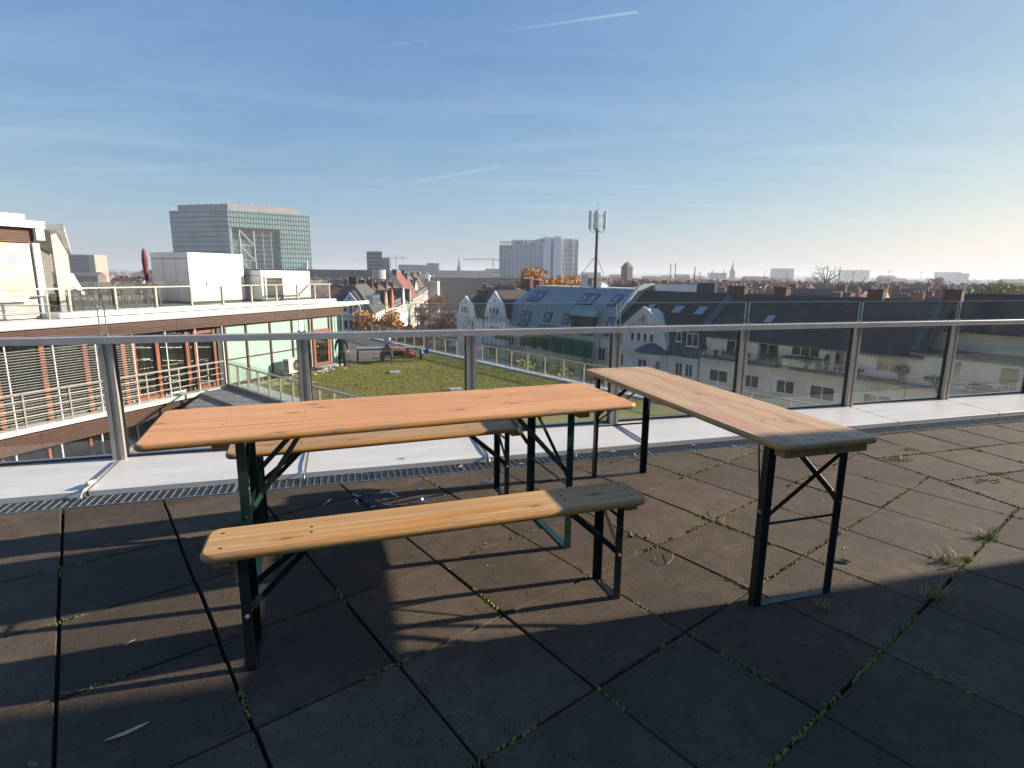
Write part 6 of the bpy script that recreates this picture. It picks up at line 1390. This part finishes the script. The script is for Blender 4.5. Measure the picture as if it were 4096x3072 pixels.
# thin poles and aerials over the roofs, far wooded ridge
for k, (x, y, dist, zt, label) in enumerate(((2684, 1056, 300, 0, 'dark aerial pole left of the bare tree'), (2703, 1053, 300, 0, 'second aerial pole beside the bare tree'), (2781, 1068, 260, 0, 'short smoking chimney pipe right of the bare tree'), (3312, 1066, 150, 0, 'tall thin pole over the right roofs'), (3361, 1068, 150, 0, 'second tall pole over the right roofs'))):
    q = aty(x, y, dist); tag(MB().tube([(q.x, q.y, -6), (q.x, q.y, q.z)], .22 if dist > 200 else .10, 6).build('pole', BANDD), label, 'pole')
for k in range(16):
    x = 2700+rn.uniform(0, 1380); q = aty(x, rn.uniform(1075, 1100), rn.uniform(90, 190)); o = empty('roof_aerial', (q.x, q.y, 0), rn.uniform(0, 3), 'thin television aerial on a roof behind the dark ridge', 'aerial', 'roof aerials')
    MB().tube([(0, 0, -5), (0, 0, q.z)], .03, 4).build('mast', BANDD, o)
    for j in range(4): MB().bar((-.45+.06*j, 0, q.z-.1-.16*j), (.45-.06*j, 0, q.z-.1-.16*j), .025, .025).build('rod', BANDD, o)
FOREST = mk('distant_wood', (.05, .055, .035), .9, .02, .35)
mb = MB(); pts = []
for k in range(241):
    x = -5200+11000*k/240; y = 5200+600*math.sin(k*.07); pts.append((x, y, 14+12*math.sin(k*.11)+9*math.sin(k*.31+1)+rn.uniform(-3, 4)))
for a, b in zip(pts, pts[1:]): mb.face((a[0], a[1], GZ), (b[0], b[1], GZ), b, a); mb.face(a, b, (b[0], b[1]+900, GZ), (a[0], a[1]+900, GZ))
tag(mb.build('wooded_ridge', FOREST), 'low wooded ridge along the horizon', 'hill', kind='structure')
mb = MB()
for k in range(900):
    d_ = rn.uniform(480, 3800); x = rn.uniform(-1.0, 1.05)*d_; s_ = rn.uniform(5, 13); z = rn.uniform(-9, -1.5)+rn.random()**6*8
    if abs(x/d_+.40) < .16 and d_ < 620: continue
    mb.box(x-s_, x+s_, d_, d_+rn.uniform(8, 14), GZ, z); mb.hexa([(x-s_, d_-.2, z), (x+s_, d_-.2, z), (x+s_, d_+12, z), (x-s_, d_+12, z), (x-s_, d_+5.9, z+3.2), (x+s_, d_+5.9, z+3.2), (x+s_, d_+6.1, z+3.2), (x-s_, d_+6.1, z+3.2)])
tag(mb.build('far_town', mk('far_roofs', (.17, .13, .11), .9, .03, .5)), 'mass of far roofs towards the horizon', 'roofs', kind='stuff')
mb = MB()
for k in range(420):
    d_ = rn.uniform(240, 2600); x = rn.uniform(-.75, 1.0)*d_; h = rn.uniform(5, 8.5); c_ = (x, d_, GZ+h+rn.uniform(1, 2.5)); leaf_ball(mb, c_, (h*.7, h*.7, h*.6), 40, h*.16, rn)
tag(mb.build('far_trees', L_RU), 'scattered autumn trees among the far roofs', 'trees', kind='stuff')

# ------------------------------------------------------------------ hazy air
hz = MB(); hz.box(-6500, 7000, -300, 6500, GZ-1.05, 60); hz = hz.build('haze', None); tag(hz, 'thin pale autumn haze over the town', 'haze', kind='stuff')
hm = bpy.data.materials.new('haze_air'); hm.use_nodes = True; ht = NT(hm.node_tree); ht.n.remove(ht.n['Principled BSDF'])
pvn = ht.add('ShaderNodeVolumePrincipled'); pvn.inputs['Color'].default_value = (.88, .92, .98, 1); pvn.inputs['Density'].default_value = .00036; pvn.inputs['Anisotropy'].default_value = .15
ht.l.new(pvn.outputs[0], ht.n['Material Output'].inputs['Volume']); hz.data.materials.append(hm)

# ================================================================== small things on the terrace
MOSS = m_leaf('joint_moss', (.15, .165, .028), (.24, .235, .045), (.085, .105, .02)); BLADE = m_leaf('dry_grass_blade', (.26, .27, .07), (.38, .36, .13), (.16, .20, .05)); LEAFP = mk('dry_willow_leaf', (.50, .44, .32), .7, 30, .25); LEAFG = mk('dull_green_leaf', (.13, .15, .075), .6, 30, .25); TWIG = mk('pale_twig', (.30, .23, .14), .8, 20, .25)
rm = random.Random(21)
def okp(p, side):
    if p.dot(N) > W_GUT-.015 or p.y < .9 or abs(p.x) > 7: return False
    return (SN.dot(p-S0) < 0) == (side == 0)
lines = []
for o_ in offs: lines.append((O1+A1*o_, B1, 0, 'b'))
for j in range(-12, 9): lines.append((O1+B1*(.5225*j), A1, 0, 'a'))
u2 = Vector((math.cos(R(17.2)), math.sin(R(17.2)))); n2 = Vector((-u2.y, u2.x))
for i in range(0, 14): lines.append((S0+u2*(.512*i), n2, 1, 'b')); lines.append((S0+n2*(.512*(i-8)), u2, 1, 'a'))
lines.append((S0, SD, 0, 's'))
mo = MB(); gr2 = MB(); nm = 0
def blob(mb, p, r, h):
    n = 5; a0 = rm.uniform(0, 6); ring = [mb.P((p.x+r*math.cos(a0+6.283*k/n)*rm.uniform(.7, 1.2), p.y+r*math.sin(a0+6.283*k/n)*rm.uniform(.7, 1.2), -.012)) for k in range(n)]
    ring2 = [mb.P((p.x+r*.7*math.cos(a0+6.283*k/n+.5), p.y+r*.7*math.sin(a0+6.283*k/n+.5), h*rm.uniform(.5, .9)-.004)) for k in range(n)]; t = mb.P((p.x, p.y, h))
    for k in range(n): mb.f.append([ring[k], ring[(k+1) % n], ring2[(k+1) % n], ring2[k]]); mb.f.append([ring2[k], ring2[(k+1) % n], t])
def grassblade(p, L, lean=.6):
    a = rm.uniform(0, 6.283); dx, dy = math.cos(a), math.sin(a); w_ = rm.uniform(.0009, .0018); l = L*rm.uniform(.2, lean); z1 = L*rm.uniform(.55, .95)
    q = [gr2.P((p.x-dy*w_, p.y+dx*w_, -.005)), gr2.P((p.x+dy*w_, p.y-dx*w_, -.005)), gr2.P((p.x+dx*l*.4+dy*w_, p.y+dy*l*.4-dx*w_, z1*.7)), gr2.P((p.x+dx*l*.4-dy*w_, p.y+dy*l*.4+dx*w_, z1*.7)), gr2.P((p.x+dx*l, p.y+dy*l, z1))]
    gr2.f.append(q[:4]); gr2.f.append([q[3], q[2], q[4]])
for o_, d_, side, kind in lines:
    t = -9.0; ph = rm.uniform(0, 20)
    while t < 9:
        t += rm.uniform(.004, .012); p = o_+d_*t
        if not okp(p, side) or p.length > 7.5: continue
        right = max(0, min(1, (p.x+1.0)/2.0)); wav = math.sin(t*3.1+ph)+math.sin(t*7.7+ph*2)+.7*math.sin(t*17+ph*3)
        dens = (.30 if kind == 'a' else .26)*(.22+1.1*right) if side == 0 else .40
        if p.x > 1.2 and kind in ('a', 's'): dens += .22
        if wav > 2.2-5.0*dens and rm.random() < .75:
            r_ = rm.uniform(.003, .010); p2 = p+Vector((-d_.y, d_.x))*rm.gauss(0, .0035); blob(mo, p2, r_, rm.uniform(.003, .012)*(.6+.5*right)); nm += 1
            if p.x > .3 and rm.random() < .10: grassblade(p2, rm.uniform(.02, .055))
def tuft(x, y, n, L, sp):
    c_ = atz(x, y, 0)
    for _ in range(n): grassblade(Vector((c_.x+rm.gauss(0, sp), c_.y+rm.gauss(0, sp*.5))), L*rm.uniform(.5, 1.1), .9)
tag(mo.build('joint_moss', MOSS), 'yellow green moss in the paving joints', 'moss', kind='stuff')
for k, (x, y, n, L, sp, lb) in enumerate(((3785, 2252, 70, .085, .035, 'large grass tuft in the right hand paving joint'), (3950, 2155, 70, .07, .025, 'grass tuft at the upper right slab corner'), (3735, 2385, 70, .085, .03, 'dark grass tuft in the shaded joint at right'), (3290, 2430, 30, .05, .02, 'thin grass sprig near the table leg'), (3870, 2240, 60, .03, .02, 'low leafy weed beside the grass tuft'), (3645, 1800, 60, .03, .03, 'small weed on the upper right slabs'), (3590, 1840, 90, .045, .05, 'row of dry grass along the upper right joint'), (4000, 1898, 50, .025, .025, 'low green weed near the right edge'))):
    gr2 = MB(); tuft(x, y, n, L, sp); tag(gr2.build('grass_tuft', BLADE), lb, 'grass tuft')
gr2 = MB()
for o_, d_, side, kind in lines:
    for _ in range(70):
        p = o_+d_*rm.uniform(-8, 8)
        if okp(p, side) and p.x > .4 and p.length < 7 and rm.random() < .5: grassblade(p, rm.uniform(.02, .05))
tag(gr2.build('joint_grass', BLADE), 'thin dry grass blades in the paving joints', 'grass', kind='stuff')
# leaves
def leaf(x, y, L, wd_, ang, label, mat=LEAFP, z=0, group=None, curl=.25):
    c_ = atz(x, y, z); mb = MB(); n = 7; lo, hi = [], []
    for k in range(n):
        t = k/(n-1); w_ = wd_*math.sin(math.pi*min(1, t*.97+.015))**.8; zz_ = .003+curl*L*(t-.5)**2+.1*wd_
        lo.append(mb.P((L*(t-.5), -w_, zz_+w_*.35))); hi.append(mb.P((L*(t-.5), w_, zz_+w_*.35)))
    mid = [mb.P((L*(k/(n-1)-.5), 0, .002+curl*L*(k/(n-1)-.5)**2)) for k in range(n)]
    for k in range(n-1): mb.f.append([lo[k], lo[k+1], mid[k+1], mid[k]]); mb.f.append([mid[k], mid[k+1], hi[k+1], hi[k]])
    o = mb.build('fallen_leaf', mat, None, loc=(c_.x, c_.y, z)); o.rotation_euler.z = R(ang); return tag(o, label, 'leaf', group)
leaf(509, 2936, .115, .0085, 40, 'long pale willow leaf lying in the lower left shade'); leaf(518, 2575, .042, .006, 55, 'small curled pale leaf at left on the sunlit slab'); leaf(262, 2777, .035, .005, 5, 'small leaf lying on the left slab joint', LEAFG)
leaf(130, 3064, .05, .008, -20, 'leaf cut off by the bottom left corner', LEAFG); leaf(3368, 2248, .075, .018, -25, 'dull green leaf beside the right table leg', LEAFG); leaf(3378, 2196, .022, .005, 60, 'tiny pale leaf scrap right of the black table leg')
for k, (x, y, a) in enumerate(((2089, 1857, 10), (2306, 1825, 80), (2401, 1807, 5), (2455, 1808, 15), (2541, 1820, 70), (2776, 1782, 20), (1843, 1868, 60), (2530, 1812, 120), (2935, 1786, 10))):
    leaf(x, y, rm.uniform(.045, .075), .007, a, 'dry pale willow leaf lying on the drain grating', LEAFP, .0, 'dry leaves on the grating')
for k in range(5): leaf(2560+rm.uniform(-35, 40), 2148+rm.uniform(-10, 14), rm.uniform(.03, .055), .007, rm.uniform(0, 360), 'curled dry leaf in the small heap beside the bench foot', (LEAFP, LEAFG)[k % 2], 0, 'leaf heap by the bench foot', .9)
for k in range(6): leaf(3950+rm.uniform(-45, 40), 1927+rm.uniform(-8, 8), rm.uniform(.03, .06), .008, rm.uniform(0, 360), 'withered leaf in the dark cluster on the upper right slabs', LEAFG, 0, 'withered leaves at upper right', .8)
for k in range(26): leaf(rm.uniform(1500, 4000), rm.uniform(1960, 2300), rm.uniform(.008, .02), .003, rm.uniform(0, 360), 'tiny pale leaf scrap scattered on the sunlit paving', LEAFP, 0, 'leaf scraps on the paving')
def twig(pts, label):
    mb = MB(); mb.tube([tuple(atz(x, y, 0)+Vector((0, 0, z))) for x, y, z in pts], .0016, 5); tag(mb.build('twig', TWIG), label, 'twig')
twig(((2672, 2212, .01), (2692, 2225, .018), (2690, 2245, .012), (2670, 2258, .005), (2640, 2256, .004), (2620, 2244, .006), (2622, 2236, .01)), 'curved dry twig on the slab right of the bench foot')
twig(((2843, 2042, .003), (2860, 2044, .02), (2885, 2062, .03), (2898, 2085, .018), (2890, 2100, .004)), 'bent dry twig arching over a paving joint')
# broken glass
SHARD = m_glass('blue_broken_glass', (.70, .80, .96), base=.10, veil=(.35, .5, .9), dirt=.10); SHE = mk('blue_glass_rim', (.10, .20, .62), .1, 5, .3)
shards = [(1309, 2020, .085, 'large blue glass shard nearest the table leg'), (1427, 1986, .055, 'flat blue shard lying across the slab joint'), (1424, 2022, .06, 'blue shard with raised tip left of the heap'), (1474, 2004, .05, 'upright blue shard at the top of the heap'), (1470, 2022, .05, 'small blue shard in front of the heap'), (1494, 2032, .05, 'blue shard closest to the bench in the heap'), (1533, 1970, .055, 'thin blue sliver behind the heap'), (1540, 1999, .04, 'small curved shard left of the tall one'), (1574, 1990, .085, 'tall curved blue glass shard'), (1572, 2022, .08, 'broad blue shard below the tall one'), (1677, 1955, .035, 'small blue shard lying apart on the slab'), (1668, 2010, .055, 'blue shard by the bench edge'), (1695, 2008, .05, 'narrow blue shard by the bench edge'), (1467, 1900, .05, 'blue shard on the drain grating, left one'), (1512, 1899, .055, 'blue shard on the drain grating, right one'), (1980, 1940, .11, 'large clear shard between the rear bench feet'), (1952, 1925, .06, 'bent clear shard left of the rear bench feet')]
for k, (x, y, sz, lb) in enumerate(shards):
    rn3 = random.Random(50+k); c_ = atz(x, y, 0); mb = MB(); Rr = sz*1.1; n = 9; ring = []; tilt = Matrix.Rotation(rn3.uniform(.1, 1.0) if k not in (1, 6, 10) else .1, 4, 'X') @ Matrix.Rotation(rn3.uniform(-.4, .4), 4, 'Y')
    def sp_(r_, a, dr=0): th = r_/Rr; return tilt @ Vector((math.sin(th)*(Rr+dr)*math.cos(a), math.sin(th)*(Rr+dr)*math.sin(a), Rr-math.cos(th)*(Rr+dr)))
    rad = [sz*.5*rn3.uniform(.45, 1.15)*(1.3 if j % 4 == 0 else .8) for j in range(n)]
    pin = [sp_(0, 0)]; P_ = [[sp_(rad[j]*f, 6.283*j/n) for j in range(n)] for f in (.5, 1)]; zmin = min(v.z for r_ in P_ for v in r_)
    sh = lambda v: (v.x, v.y, v.z-zmin+.001)
    c0_ = mb.P(sh(pin[0])); r1 = [mb.P(sh(v)) for v in P_[0]]; r2 = [mb.P(sh(v)) for v in P_[1]]
    for j in range(n): mb.f.append([c0_, r1[j], r1[(j+1) % n]]); mb.f.append([r1[j], r2[j], r2[(j+1) % n], r1[(j+1) % n]])
    o = mb.build('glass_shard', SHARD, None, True, loc=(c_.x, c_.y, 0)); o.rotation_euler.z = rn3.uniform(0, 6.28); tag(o, lb, 'glass shard')
    eb = MB(); eb.tube([sh(v) for v in P_[1]]+[sh(P_[1][0])], .0011, 4); eb.build('rim', SHE, o)
cs = aty(1601, 1842, 4.25); o = MB(); o.prism([(-.03, -.006), (.03, -.012), (.028, .012), (-.005, .006)], 0, .003); tag(o.build('glass_shard', SHARD, None, loc=(N.x*4.02+U.x*.36, N.y*4.02+U.y*.36, .0415)), 'flat blue splinter lying on the white coping', 'glass shard')
# drain rods lying in the coping joints
for k, (u_, w0, lb) in enumerate(((-1.585, 3.93, 'bent steel rod with round cap in the coping joint at left'), (-.305, 3.93, 'thin steel strap in the coping joint behind the orange table'), (1.0, 3.94, 'steel rod in the coping joint behind the rear bench'), (2.332, 3.96, 'steel rod in the coping joint behind the pale table'))):
    r_ = empty('joint_rod', (N.x*w0+U.x*u_, N.y*w0+U.y*u_, 0), AZ, lb, 'rod')
    MB().tube([(0, .50, .062), (0, .12, .054), (0, .03, .05), (-.012 if k == 0 else 0, -.02, .045), (-.02 if k == 0 else 0, -.05, .02), (-.012 if k == 0 else 0, -.075, .004)], .007 if k != 1 else .005, 7).build('rod', ZINC, r_, True)
    if k == 0: o = MB().lathe([(.004, -.05), (.013, -.045), (.013, .045), (.004, .05)], 10).build('cap', ANTW, r_, True); o.matrix_local = Matrix.Translation((.004, .05, .066)) @ Matrix.Rotation(R(78), 4, 'X')
